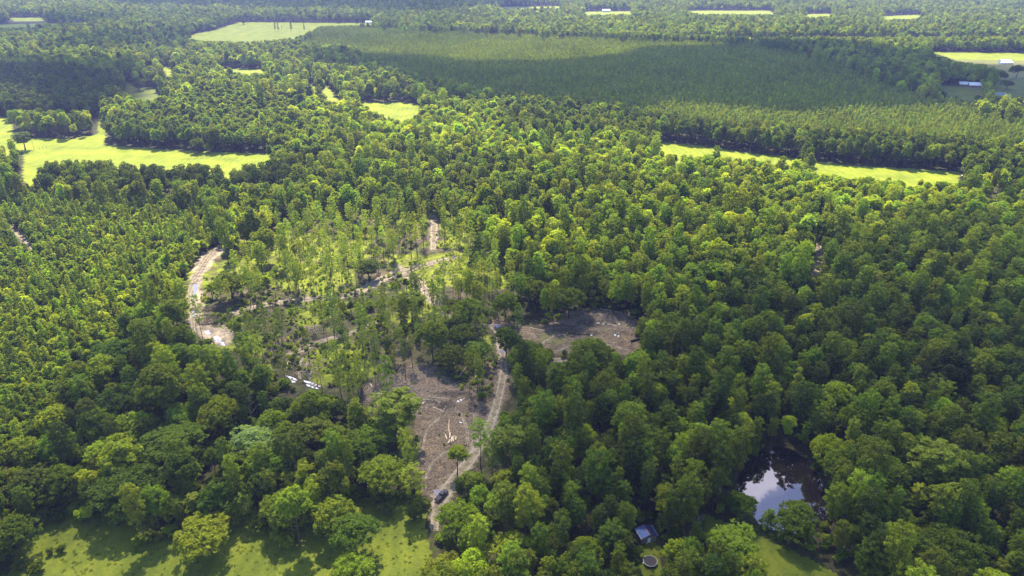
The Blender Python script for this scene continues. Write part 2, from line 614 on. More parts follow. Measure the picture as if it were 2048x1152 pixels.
LEFTWOOD = [(-400, 860), (110, 800), (240, 640), (420, 690), (640, 800), (780, 850), (840, 1000), (840, 1100), (-400, 1500)]
MIDWOOD = [(1000, 420), (1200, 380), (1700, 420), (2450, 440), (2450, 500), (1600, 560), (1100, 640), (1040, 570)]
OAKS_L = [(190, 200), (400, 175), (620, 200), (680, 260), (640, 310), (200, 290)]
DARK_L = [(-400, 125), (120, 130), (240, 150), (250, 200), (180, 225), (-400, 230)]
FAR = [(-400, -60), (2450, -60), (2450, 75), (1500, 78), (900, 48), (480, 40), (-400, 60)]

# zone: polygon, spacing (m), [(kind, weight)], tint mean, tint spread, size, size spread
ZONES = [
    (PINELINE, 6.0, [('pine', .75), ('broad', .25)], .34, .10, .82, .10),
    (THICKET, 3.3, [('young', .70), ('plant', .30)], .56, .12, .84, .18),
    (STAND_HI, 8.6, [('thin', .88), ('pine', .04), ('young', .08)], .70, .12, .95, .14),
    (STAND_LO, 8.2, [('thin', .80), ('pine', .04), ('young', .16)], .54, .10, .95, .18),
    (BELT, 6.6, [('tall', .8), ('pine', .2)], .44, .12, 1.0, .10),
    (PLANT, 4.4, [('plant', 1)], .64, .05, 1.0, .08),
    (BRIGHT, 7.2, [('broad', .8), ('pine', .2)], .72, .12, .86, .14),
    (OAKS_L, 7.6, [('tall', .6), ('broad', .4)], .50, .10, 1.0, .10),
    (DARK_L, 6.5, [('pine', .6), ('tall', .4)], .25, .08, .95, .10),
    (MIDWOOD, 5.5, [('pine', .58), ('broad', .30), ('thin', .12)], .57, .16, .80, .20),
    (RIGHTWOOD, 5.0, [('pine', .74), ('broad', .23), ('thin', .03)], .46, .15, .78, .20),
    (LEFTWOOD, 6.2, [('broad', .50), ('edge', .25), ('pine', .25)], .44, .15, .92, .24),
    (FAR, 10.5, [('broad', .55), ('pine', .45)], .60, .12, 1.0, .14),
    (WHOLE, 6.8, [('broad', .30), ('tall', .28), ('pine', .42)], .57, .14, .88, .20),
]

# trees one can point at: top pixel, crown width in pixels, kind, height (m), tint, label
HAND = [
    (245, 948, 165, 'edge', 17, .30, 'huge dark rounded tree standing alone at the top of the lower left meadow'),
    (400, 1046, 132, 'edge', 13, .58, 'loose yellow green tree in the sunlit meadow at the bottom left'),
    (560, 990, 100, 'edge', 15, .46, 'broad cone shaped tree at the meadow edge right of the yellow green tree'),
    (385, 992, 58, 'plant', 12, .50, 'small pointed pine at the wood edge behind the yellow green meadow tree'),
    (485, 990, 38, 'plant', 12, .50, 'slim pointed pine between the yellow green tree and the broad cone tree'),
    (662, 1003, 90, 'edge', 15, .55, 'large bushy tree with bright tips left of the sunlit meadow gap'),
    (705, 1042, 100, 'edge', 15, .45, 'large dark bushy tree cut by the bottom edge left of the meadow gap'),
    (503, 856, 112, 'broad', 17, .97, 'pale silvery green broadleaf tree in the lower left wood'),
    (545, 828, 84, 'broad', 18, .52, 'rounded fresh green tree just behind the pale silvery tree'),
    (430, 800, 88, 'broad', 18, .50, 'rounded soft green tree up and left of the pale silvery tree'),
    (622, 842, 110, 'broad', 17, .42, 'wide dark domed tree right of the pale silvery tree'),
    (335, 866, 150, 'broad', 17, .40, 'very wide flat topped tree left of the pale silvery tree'),
    (232, 782, 140, 'broad', 18, .30, 'very wide dark dome in the left wood above the domes of the meadow'),
    (225, 682, 120, 'broad', 19, .34, 'broad dark dome at the edge of the young thicket on the left'),
    (30, 878, 80, 'broad', 16, .63, 'yellowish green tree at the left edge below the thicket'),
    (102, 870, 88, 'broad', 16, .55, 'olive rounded tree second from the left edge below the thicket'),
    (192, 884, 60, 'broad', 15, .70, 'small bright yellow green crown in the lower left wood'),
    (118, 930, 84, 'broad', 17, .50, 'grey green rounded tree above the dark meadow corner'),
    (45, 945, 110, 'broad', 17, .32, 'wide dark tree at the left edge beside the meadow corner'),
    (12, 1040, 90, 'edge', 14, .36, 'dark tree cut by the left edge at the bottom corner'),
    (788, 793, 104, 'pine', 20, .48, 'broad crowned tree with a bare dark trunk left of the log yard'),
    (735, 858, 92, 'edge', 14, .54, 'bright rounded tree left of the broad crowned tree at the log yard'),
    (760, 922, 118, 'edge', 15, .50, 'wide olive tree between the log yard and the meadow'),
    (822, 938, 50, 'thin', 18, .52, 'thin leafy pine on the left side of the parked pickup'),
    (840, 1000, 44, 'edge', 9, .30, 'small dark glossy tree just below left of the parked pickup'),
    (912, 894, 46, 'broad', 13, .58, 'small fresh green tree standing alone right of the sawn bolts'),
    (958, 842, 36, 'thin', 22, .54, 'tall slender pine beside the sandy track right of the sawn bolts'),
    (985, 872, 42, 'thin', 22, .44, 'tall slender pine with a dark head just right of the track pine'),
    (1018, 866, 74, 'pine', 21, .40, 'full crowned dark pine on long stems right of the sandy track'),
    (945, 945, 60, 'edge', 12, .42, 'soft dark tree right of the parked pickup'),
    (955, 972, 50, 'broad', 14, .58, 'upright fresh green tree down and right of the parked pickup'),
    (990, 990, 54, 'broad', 14, .70, 'bright yellow green tree second to the right below the pickup'),
    (1008, 946, 54, 'broad', 15, .62, 'bright round crown right of the pickup above the yellow green tree'),
    (918, 1012, 96, 'edge', 16, .50, 'large tree hiding the track end below the parked pickup'),
    (1028, 1076, 116, 'edge', 14, .62, 'big pale green rounded tree at the bottom centre'),
    (1170, 1086, 90, 'broad', 13, .66, 'bright green tree at the bottom edge right of centre'),
    (1095, 1052, 52, 'broad', 14, .64, 'narrow bright tree right of the big pale rounded tree'),
    (700, 1118, 90, 'edge', 10, .66, 'low bright green tree at the bottom edge of the meadow gap'),
    (885, 1122, 90, 'edge', 11, .60, 'low bright tree at the bottom edge left of the big pale rounded tree'),
    (1332, 978, 74, 'broad', 16, .62, 'fresh green tree above the blue roofed shed'),
    (1336, 1018, 40, 'plant', 9, .44, 'small dark pine touching the right side of the blue roofed shed'),
    (1375, 1085, 80, 'edge', 10, .66, 'bright green bushy tree right of the round trampoline'),
    (1228, 1052, 60, 'pine', 16, .46, 'pine close on the left side of the blue roofed shed'),
    (1598, 1010, 92, 'edge', 14, .42, 'large round tree on the near shore of the pond'),
    (1490, 990, 62, 'edge', 10, .46, 'small round tree at the left shore of the pond beside the lawn'),
    (1468, 1072, 140, 'edge', 14, .62, 'very large pale round tree at the bottom edge beside the lawn'),
    (1542, 1022, 30, 'plant', 8, .45, 'small thin pine on the near shore left of the round pond tree'),
    (1662, 876, 80, 'broad', 16, .64, 'pale green rounded tree at the top right shore of the pond'),
    (1482, 826, 60, 'broad', 18, .66, 'tall pale rounded tree behind the left end of the pond'),
    (1402, 850, 74, 'broad', 16, .62, 'pale domed tree left of the pond'),
    (1728, 938, 52, 'broad', 15, .62, 'small pale round crown right of the pond'),
    (1672, 770, 100, 'broad', 19, .60, 'high pale green dome up and right of the pond'),
    (1600, 740, 32, 'plant', 22, .56, 'bright pointed pine rising above the wood up from the pond'),
    (1580, 832, 40, 'broad', 14, .80, 'small vivid yellow green crown above the pond'),
    (1888, 900, 90, 'pine', 24, .46, 'tall feathery pine with visible stem in the right wood'),
    (1812, 1015, 60, 'broad', 15, .50, 'rounded tree right of the lawn at the lower right'),
    (1930, 1078, 160, 'broad', 17, .42, 'very wide dark broadleaf dome at the bottom right'),
    (1772, 1052, 66, 'pine', 16, .50, 'bushy pine at the bottom between the lawn and the wide dome'),
    (1990, 824, 64, 'broad', 18, .66, 'pale crown at the right edge level with the top of the pond'),
    (938, 602, 88, 'broad', 18, .44, 'wide open crowned tree with a forked trunk above the sandy track'),
    (862, 643, 76, 'broad', 20, .50, 'umbrella shaped tree with a long bare trunk in the middle of the clearing'),
    (925, 650, 60, 'edge', 14, .30, 'dark dense tree between the two big clearing trees'),
    (902, 694, 66, 'edge', 13, .36, 'rounded dark tree just right of the umbrella shaped tree'),
    (958, 686, 58, 'edge', 12, .40, 'full rounded tree left of the sandy track across from the dark tree'),
    (905, 600, 50, 'edge', 12, .38, 'round tree hiding the bend of the sandy track on its left'),
    (1010, 586, 56, 'broad', 17, .40, 'full rounded tree behind the track bend'),
    (1075, 560, 60, 'broad', 18, .42, 'full rounded tree behind the left end of the brown clearing'),
    (1012, 655, 60, 'broad', 17, .34, 'dark tree on the right side of the sandy track'),
    (1055, 690, 88, 'broad', 18, .40, 'heavy dark tree right of the sandy track below the brown clearing'),
    (1180, 680, 92, 'broad', 19, .42, 'smooth domed tree in front of the brown clearing with white scraps'),
    (1215, 745, 76, 'broad', 19, .42, 'dark rounded tree below the brown clearing with white scraps'),
    (1140, 575, 66, 'broad', 19, .40, 'tall dark tree behind the brown clearing on its left'),
    (1190, 545, 60, 'broad', 18, .38, 'dark dome behind the brown clearing'),
    (735, 521, 52, 'edge', 12, .22, 'very dark ball shaped tree in the sunlit thinned stand'),
    (522, 456, 56, 'broad', 22, .50, 'tall tree with a bare black trunk left in the sunlit thinned stand'),
    (955, 476, 48, 'plant', 25, .28, 'tall dense dark conifer at the right of the sunlit stand'),
    (820, 586, 54, 'pine', 17, .32, 'dark leafy tree in the shade left of the sandy track bend'),
    (455, 545, 76, 'broad', 16, .40, 'spreading dark tree beside the muddy track on the left'),
    (393, 275, 30, 'edge', 15, .40, 'lone upright tree standing in the sunlit field on the left'),
    (416, 286, 20, 'edge', 10, .52, 'small lone tree right of the upright tree in the left field'),
    (40, 266, 34, 'pine', 17, .34, 'dark pine on the left edge of the sunlit left field'),
    (760, 173, 30, 'edge', 13, .84, 'bright yellow green round tree in the small far meadow'),
    (794, 168, 30, 'edge', 14, .84, 'bright yellow green tree behind the small far meadow'),
    (787, 185, 17, 'edge', 8, .82, 'smallest bright tree in the small far meadow'),
    (690, 162, 34, 'edge', 14, .84, 'bright yellow green tree at the left of the small far meadow'),
    (638, 157, 22, 'edge', 12, .80, 'bright tree beside the narrow upper tip of the far meadow'),
    (723, 156, 36, 'edge', 18, .34, 'dark rounded tree between the bright trees of the far meadow'),
    (832, 165, 46, 'edge', 18, .36, 'large dark rounded tree right of the bright far meadow trees'),
    (273, 161, 28, 'edge', 14, .16, 'black looking round tree alone in the shaded green opening at upper left'),
    (1165, 230, 24, 'edge', 14, .86, 'vivid yellow green tree at the front of the dark tree belt'),
    (1960, 190, 20, 'edge', 12, .36, 'dark round tree in front of the grey roofed house'),
    (2018, 160, 26, 'edge', 12, .40, 'round tree in the yard behind the grey roofed house'),
    (1974, 161, 20, 'edge', 10, .34, 'round tree on the right side of the white roofed house'),
    (2040, 130, 34, 'edge', 20, .30, 'tall dark tree at the right edge below the bright far field'),
    (487, 42, 6, 'edge', 9, .3, 'tiny lone tree at the back of the bright far field'),
]

# ------------------------------------------------------------------ clouds (meshes high above the scene for shadows; some added for puddle reflections)
def cloud_mat():
    m, nt, p, out = new_mat('cloud')
    a = attr(nt, 'dens')
    d = nt.nodes.new('ShaderNodeBsdfDiffuse')
    d.inputs[0].default_value = (.9, .9, .92, 1)
    t = nt.nodes.new('ShaderNodeBsdfTranslucent')
    t.inputs[0].default_value = (.95, .95, .97, 1)
    tr = nt.nodes.new('ShaderNodeBsdfTransparent')
    m1, m2 = nt.nodes.new('ShaderNodeMixShader'), nt.nodes.new('ShaderNodeMixShader')
    nt.links.new(attr(nt, 'through').outputs['Fac'], m1.inputs[0])
    nt.links.new(d.outputs[0], m1.inputs[1])
    nt.links.new(t.outputs[0], m1.inputs[2])
    nt.links.new(a.outputs['Fac'], m2.inputs[0])
    nt.links.new(tr.outputs[0], m2.inputs[1])
    nt.links.new(m1.outputs[0], m2.inputs[2])
    nt.links.new(m2.outputs[0], out.inputs[0])
    return m


M['cloud'] = cloud_mat()
CLOUD_H = 1500.0


def blur(a, n):
    for _ in range(n):
        a = (a + np.roll(a, 1, 0) + np.roll(a, -1, 0) + np.roll(a, 1, 1) + np.roll(a, -1, 1)) / 5
    return a


def cloud(poly_px, T, seed, label, soft=4, cell=18.0, world=None, H=CLOUD_H, th=140.0, warp=70.0, glow=False):
    """poly_px: the outline of the shadow in photograph pixels; T: sunlight let through where it is thick"""
    off = (S.x / S.z * (H - 12), S.y / S.z * (H - 12))
    pw = world if world else [(x + off[0], y + off[1]) for x, y in gpoly(poly_px, 12)]
    P = np.array(pw)
    x0, y0 = P.min(0) - 160
    x1, y1 = P.max(0) + 160
    cell = max(cell, (x1 - x0) / 160, (y1 - y0) / 160)
    nx, ny = int((x1 - x0) / cell) + 2, int((y1 - y0) / cell) + 2
    X, Y = np.meshgrid(x0 + np.arange(nx) * cell, y0 + np.arange(ny) * cell, indexing='ij')
    wx = X + (fnoise(X, Y, 170, seed) - .5) * warp * 2
    wy = Y + (fnoise(X, Y, 170, seed + 9) - .5) * warp * 2
    m = inside(wx, wy, pw).astype(float)
    m[0], m[-1], m[:, 0], m[:, -1] = 0, 0, 0, 0
    m = blur(m, soft)
    on = m > .06
    t = np.clip((m - .06) / .6, 0, 1)
    lump = fnoise(X, Y, 120, seed + 3)
    top = H + th * np.sqrt(t) * (.35 + lump)
    bot = H - th * .22 * np.sqrt(t) * (.4 + fnoise(X, Y, 90, seed + 5))
    dens = np.clip((1 - math.sqrt(T)) * np.clip(t * 1.4, 0, 1) * (.85 + .3 * lump), 0, 1)
    cells = on[:-1, :-1] & on[1:, :-1] & on[1:, 1:] & on[:-1, 1:]
    idx = np.arange(nx * ny).reshape(nx, ny)
    q = np.stack([idx[:-1, :-1], idx[1:, :-1], idx[1:, 1:], idx[:-1, 1:]], -1)[cells]
    used, inv = np.unique(q, return_inverse=True)
    q = inv.reshape(-1, 4)
    n = len(used)
    vt = np.stack([X.ravel()[used], Y.ravel()[used], top.ravel()[used]], 1)
    vb = np.stack([X.ravel()[used], Y.ravel()[used], bot.ravel()[used]], 1)
    me = mesh_np('cloud', np.vstack([vt, vb]), np.vstack([q, q[:, ::-1] + n]), mats=[M['cloud']], smooth=True)
    a = me.attributes.new('dens', 'FLOAT', 'POINT')
    dv = dens.ravel()[used]
    tv = t.ravel()[used]
    # glow: near-clear top and dense translucent underside, shaped to brighten the reflection
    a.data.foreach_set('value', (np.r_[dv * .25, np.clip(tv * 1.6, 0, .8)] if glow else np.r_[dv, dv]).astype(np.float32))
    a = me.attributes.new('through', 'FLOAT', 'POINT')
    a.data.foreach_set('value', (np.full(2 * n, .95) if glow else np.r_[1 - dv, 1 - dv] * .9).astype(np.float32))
    o = bpy.data.objects.new('cloud', me)
    COL.objects.link(o)
    return tag(o, label, 'cloud', kind='structure')


cloud([(600, 112), (800, 106), (960, 120), (1100, 124), (1250, 112), (1330, 92), (1500, 86), (1700, 92), (1850, 116), (1960, 130), (2040, 150), (2200, 160), (2200, 196), (2010, 200), (1900, 188), (1750, 184), (1600, 188), (1300, 187), (1100, 184), (980, 170), (920, 188), (870, 176), (800, 150), (740, 138)],
      .004, 21, 'cloud over the far pine plantation', soft=3)
cloud([(-200, 118), (60, 122), (160, 134), (290, 128), (272, 140), (246, 165), (240, 196), (228, 212), (150, 185), (100, 172), (-200, 178)], .004, 31, 'cloud over the dark wood at the upper left', soft=3)
cloud([(240, -4), (1040, -4), (1060, 9), (850, 22), (700, 19), (420, 15), (260, 9)], .01, 41, 'cloud over the farthest wood', soft=3)
cloud([(1075, 610), (1200, 560), (1330, 520), (1500, 570), (1700, 520), (1850, 470), (2050, 400), (2700, 330), (2900, 1700), (1330, 1700), (1250, 1150), (1120, 940), (1040, 760)], .30, 51, 'thin cloud over the right foreground wood', soft=9, cell=10, warp=28)
cloud([(365, 615), (560, 578), (760, 572), (900, 585), (1080, 590), (1130, 760), (1100, 930), (1000, 1000), (840, 940), (600, 930), (330, 990), (60, 960), (-100, 900), (110, 800), (250, 700)], .42, 61, 'thin cloud over the log yard', soft=9, cell=10, warp=24)
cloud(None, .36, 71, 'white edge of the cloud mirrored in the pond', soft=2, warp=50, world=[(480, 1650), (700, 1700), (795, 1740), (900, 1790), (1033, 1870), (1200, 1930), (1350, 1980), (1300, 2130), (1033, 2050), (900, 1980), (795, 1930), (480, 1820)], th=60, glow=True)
cloud(None, .02, 75, 'grey cloud mirrored in the pond', soft=3, warp=50, world=[(560, 1900), (795, 1980), (900, 2010), (1033, 2070), (1200, 2110), (1500, 2160), (1500, 2290), (560, 2290)], H=CLOUD_H + 60)
cloud(None, .6, 81, 'thin bright far cloud added to lighten puddle reflections', soft=5, world=[(-1700, 2450), (-300, 2450), (-250, 3100), (-1800, 3200)])  # unseen cloud added so the left puddles mirror something bright

cloud(None, .3, 91, 'small white cloud added to whiten the left puddles', soft=2, cell=12, warp=25, th=60, glow=True, world=[(-1600, 2620), (-1230, 2600), (-1200, 2980), (-1600, 3000)])  # out of view, added only to make the left puddles reflect white
cloud(None, .3, 95, 'small white cloud added to whiten the puddle row', soft=2, cell=12, warp=25, th=60, glow=True, world=[(-1020, 2330), (-760, 2320), (-760, 2560), (-1020, 2580)])  # out of view, added only for a white reflection in the puddle row

# ------------------------------------------------------------------ ground
X0, X1, Y0, Y1, CELL = -420.0, 420.0, 96.0, 716.0, 2.0
gx, gy = np.arange(X0, X1 + .1, CELL), np.arange(Y0, Y1 + .1, CELL)
GX, GY = np.meshgrid(gx, gy, indexing='ij')
wX = GX + (fnoise(GX, GY, 9, 1) - .5) * 7
wY = GY + (fnoise(GX, GY, 9, 4) - .5) * 7
wpx, wpy, _ = project(wX, wY, 0)


def gmask(polys, n=1):
    m = np.zeros(GX.shape)
    for p in polys:
        m = np.maximum(m, inside(wpx, wpy, p))
    return blur(m, n)


slash = gmask([OPEN['yard_logs'], OPEN['white_yard'], OPEN['rut_a']], 2)
stand = gmask([STAND_HI, STAND_LO], 2)
hi = gmask([STAND_HI], 2)
patch = fnoise(GX, GY, 26, 12)
grassm = np.clip((patch - .43 + .10 * hi) * 5, 0, 1) * stand * (1 - slash) * (.85 + .15 * hi)
slash = np.clip(slash + stand * np.clip((.47 - patch) * 6, 0, 1) * .6, 0, 1)
sand = gmask([OPEN['bend'], OPEN['mud'], OPEN['sand_right'], OPEN['sand_left'], OPEN['sand_mid'], OPEN['sand_far']], 1)
sandy_wood = gmask([[(1150, 400), (1450, 380), (1700, 480), (1680, 580), (1300, 560), (1100, 480)]], 3) * np.clip((fnoise(GX, GY, 14, 33) - .5) * 7, 0, 1)
sand = np.clip(sand + sandy_wood * .9, 0, 1)
green_wood = gmask([MIDWOOD, BRIGHT, THICKET, RIGHTWOOD], 3) * np.clip((fnoise(GX, GY, 18, 52) - .5) * 5, 0, 1) * .5
grassm = np.clip(grassm + green_wood * (1 - sand), 0, 1)

nx, ny = GX.shape
idx = np.arange(nx * ny).reshape(nx, ny)
q = np.stack([idx[:-1, :-1], idx[1:, :-1], idx[1:, 1:], idx[:-1, 1:]], -1).reshape(-1, 4)
verts = np.stack([GX.ravel(), GY.ravel(), np.zeros(nx * ny)], 1)
B = 15000.0
xs, ys = [-B, X0, X1, B], [-B, Y0, Y1, B]
ov, oq = [], []
b0 = len(verts)
for i in range(4):
    for j in range(4):
        ov.append((xs[i], ys[j], 0))
for i in range(3):
    for j in range(3):
        if (i, j) != (1, 1):
            oq.append([b0 + i * 4 + j, b0 + (i + 1) * 4 + j, b0 + (i + 1) * 4 + j + 1, b0 + i * 4 + j + 1])
me = None


def ground_mat():
    m, nt, p, out = new_mat('ground')
    n1 = noise_tex(nt, .35, 8, .65)
    n2 = noise_tex(nt, 1.6, 6, .7, dist=.6)
    n3 = noise_tex(nt, .05, 4, .6)
    litter = ramp(nt, [(.3, (.028, .026, .012)), (.5, (.05, .046, .02)), (.7, (.05, .072, .016))])
    nt.links.new(n1.outputs[0], litter.inputs[0])
    slashc = ramp(nt, [(.36, (.034, .025, .018)), (.46, (.092, .068, .046)), (.57, (.175, .13, .085)), (.68, (.34, .25, .16))])
    nt.links.new(n2.outputs[0], slashc.inputs[0])
    gc = ramp(nt, [(.3, (.085, .102, .011)), (.55, (.155, .182, .012)), (.75, (.24, .25, .025))])
    nt.links.new(n1.outputs[0], gc.inputs[0])
    sc = ramp(nt, [(.3, (.18, .14, .10)), (.6, (.33, .27, .20))])
    nt.links.new(n2.outputs[0], sc.inputs[0])

    def mk(name, contrast=2.6):
        a = attr(nt, name)
        v = mathn(nt, 'ADD', a.outputs['Fac'], mathn(nt, 'MULTIPLY', mathn(nt, 'SUBTRACT', n2.outputs[0], .5), .9))
        return mathn(nt, 'MULTIPLY', mathn(nt, 'SUBTRACT', v, .36), contrast, clamp=True)
    c = mixc(nt, mk('slash'), litter.outputs[0], slashc.outputs[0])
    c = mixc(nt, mk('grass'), c, gc.outputs[0])
    c = mixc(nt, mk('sand'), c, sc.outputs[0])
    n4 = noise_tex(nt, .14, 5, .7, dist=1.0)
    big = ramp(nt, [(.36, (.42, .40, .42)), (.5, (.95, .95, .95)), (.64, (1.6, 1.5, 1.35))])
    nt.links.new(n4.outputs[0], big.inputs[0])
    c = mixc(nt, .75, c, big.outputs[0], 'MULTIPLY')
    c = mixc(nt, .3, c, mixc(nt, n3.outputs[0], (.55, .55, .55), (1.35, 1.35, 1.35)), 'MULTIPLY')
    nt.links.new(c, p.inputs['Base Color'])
    p.inputs['Roughness'].default_value = .95
    p.inputs['Specular IOR Level'].default_value = .15
    b = nt.nodes.new('ShaderNodeBump')
    b.inputs['Distance'].default_value = .5
    b.inputs['Strength'].default_value = .8
    nt.links.new(n2.outputs[0], b.inputs['Height'])
    nt.links.new(b.outputs[0], p.inputs['Normal'])
    return m


M['ground'] = ground_mat()
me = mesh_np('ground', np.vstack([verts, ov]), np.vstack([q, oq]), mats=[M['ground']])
for nm, arr in (('slash', slash), ('grass', grassm), ('sand', sand)):
    a = me.attributes.new(nm, 'FLOAT', 'POINT')
    a.data.foreach_set('value', np.r_[arr.ravel(), np.zeros(16)].astype(np.float32))
o = bpy.data.objects.new('ground', me)
COL.objects.link(o)
tag(o, 'forest floor of litter, brown slash and patchy grass', 'ground', kind='structure')


def grass_mat(name, lo, mid, hi_, streak=True):
    m, nt, p, out = new_mat(name)
    n1 = noise_tex(nt, .05, 8, .62)
    n2 = noise_tex(nt, .9, 6, .75)
    wv = nt.nodes.new('ShaderNodeTexWave')
    wv.inputs['Scale'].default_value = .06
    wv.inputs['Distortion'].default_value = 7
    wv.inputs['Detail'].default_value = 4
    wv.inputs['Detail Scale'].default_value = .8
    nt.links.new(n1.node.inputs[0].links[0].from_socket if False else n1.inputs['Vector'].links[0].from_socket, wv.inputs['Vector'])
    n = mathn(nt, 'ADD', mathn(nt, 'MULTIPLY', n1.outputs[0], .6), mathn(nt, 'ADD', mathn(nt, 'MULTIPLY', n2.outputs[0], .35), mathn(nt, 'MULTIPLY', wv.outputs['Fac'], .05)))
    r = ramp(nt, [(.36, lo), (.5, mid), (.62, hi_)])
    nt.links.new(n, r.inputs[0])
    nt.links.new(r.outputs[0], p.inputs['Base Color'])
    p.inputs['Roughness'].default_value = .9
    p.inputs['Specular IOR Level'].default_value = .2
    b = nt.nodes.new('ShaderNodeBump')
    b.inputs['Distance'].default_value = .35
    nt.links.new(n2.outputs[0], b.inputs['Height'])
    nt.links.new(b.outputs[0], p.inputs['Normal'])
    return m


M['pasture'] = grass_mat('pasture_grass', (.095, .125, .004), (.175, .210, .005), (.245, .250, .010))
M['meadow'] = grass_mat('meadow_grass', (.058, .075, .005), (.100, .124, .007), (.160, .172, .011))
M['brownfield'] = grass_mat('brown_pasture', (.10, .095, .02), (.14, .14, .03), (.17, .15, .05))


def sheet(name, polys, mat, label, z=.05, cell=3.0, reach=0.0, seed=7, warp=2.0, cat=None):
    """flat ground sheet covering the polygons seen in the photograph and the strip hidden behind nearer trees"""
    P = np.array([p for poly in polys for p in gpoly(poly)])
    x0, y0 = P.min(0) - 8
    x1, y1 = P.max(0) + 8
    y0 -= reach
    cell = max(cell, (x1 - x0) / 420, (y1 - y0) / 420)
    a, b = np.arange(x0, x1 + cell, cell), np.arange(y0, y1 + cell, cell)
    X, Y = np.meshgrid(a, b, indexing='ij')
    wx = X + (fnoise(X, Y, 9 * warp, seed) - .5) * 2 * warp
    wy = Y + (fnoise(X, Y, 9 * warp, seed + 5) - .5) * 2 * warp
    m = np.zeros(X.shape, bool)
    steps = [0] if not reach else np.arange(0, reach + 1, max(3.0, cell))
    for poly in polys:
        for s in steps:
            k = 1 + s / np.maximum(np.hypot(wx, wy), 1)
            px, py, _ = project(wx * k, wy * k, 0)
            m |= inside(px, py, poly)
    cells = m[:-1, :-1] & m[1:, :-1] & m[1:, 1:] & m[:-1, 1:]
    idx = np.arange(X.size).reshape(X.shape)
    qq = np.stack([idx[:-1, :-1], idx[1:, :-1], idx[1:, 1:], idx[:-1, 1:]], -1)[cells]
    used, inv = np.unique(qq, return_inverse=True)
    v = np.stack([X.ravel()[used], Y.ravel()[used], np.full(len(used), z)], 1)
    me = mesh_np(name, v, inv.reshape(-1, 4), mats=[mat])
    o = bpy.data.objects.new(name, me)
    COL.objects.link(o)
    return tag(o, label, cat or name, kind='structure')


sheet('pasture', [OPEN['field_left'], OPEN['field_left_tip']], M['pasture'], 'bright yellow green pasture on the left behind the row of pines', reach=70)
sheet('pasture', [OPEN['strip_a'], OPEN['strip_b'], [(1470, 302), (1610, 318), (1610, 330), (1470, 318)]], M['pasture'], 'narrow bright pasture strip in front of the tree belt', reach=40)
sheet('pasture', [OPEN['strip_c']], M['pasture'], 'small bright pasture tip at the right end of the strip', reach=15)
sheet('pasture', [OPEN['top_field']], M['pasture'], 'large bright pasture near the top left', reach=120, cell=5)
sheet('pasture', [OPEN['gap_a'], OPEN['gap_b']], M['pasture'], 'thin bright grass openings in the upper left woods', reach=30)
sheet('pasture', [OPEN['gap_c'], OPEN['gap_e'], OPEN['gap_f']], M['pasture'], 'small bright meadow with yellow green trees', reach=50)
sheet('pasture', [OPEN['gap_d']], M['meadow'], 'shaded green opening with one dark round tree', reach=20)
sheet('pasture', [OPEN['right_field']], M['pasture'], 'bright far pasture at the upper right edge', reach=5, cell=5)
sheet('pasture', [[(1870, 118), (2100, 122), (2200, 150), (2200, 165), (2020, 165), (1940, 150)]], M['brownfield'], 'brownish shaded pasture around the small white barn', reach=0, cell=5, z=.10)
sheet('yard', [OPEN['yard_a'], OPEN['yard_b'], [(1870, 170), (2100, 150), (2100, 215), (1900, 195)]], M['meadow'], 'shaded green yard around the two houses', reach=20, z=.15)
sheet('pasture', [OPEN['far_a'], [(-60, 50), (180, 44), (178, 50), (60, 58), (-60, 60)]], M['pasture'], 'pale far strip of pasture at the top left edge', reach=0, cell=6)
sheet('pasture', [OPEN['far_e'], OPEN['far_f'], OPEN['far_g']], M['pasture'], 'pale far clearings in a row near the top edge', reach=40, cell=8)
sheet('pasture', [OPEN['far_b']], M['pasture'], 'pale far pasture near the top centre', reach=60, cell=6)
sheet('pasture', [OPEN['far_c'], OPEN['far_d']], M['pasture'], 'pale far pastures near the top right', reach=60, cell=6)
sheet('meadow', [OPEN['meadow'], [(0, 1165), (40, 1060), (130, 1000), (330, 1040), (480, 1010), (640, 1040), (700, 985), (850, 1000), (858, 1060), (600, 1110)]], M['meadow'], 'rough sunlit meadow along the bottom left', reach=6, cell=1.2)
sheet('lawn', [OPEN['lawn'], OPEN['lawn_b']], M['meadow'], 'curving green lawn between the pond and the shed', reach=3, cell=1.2)


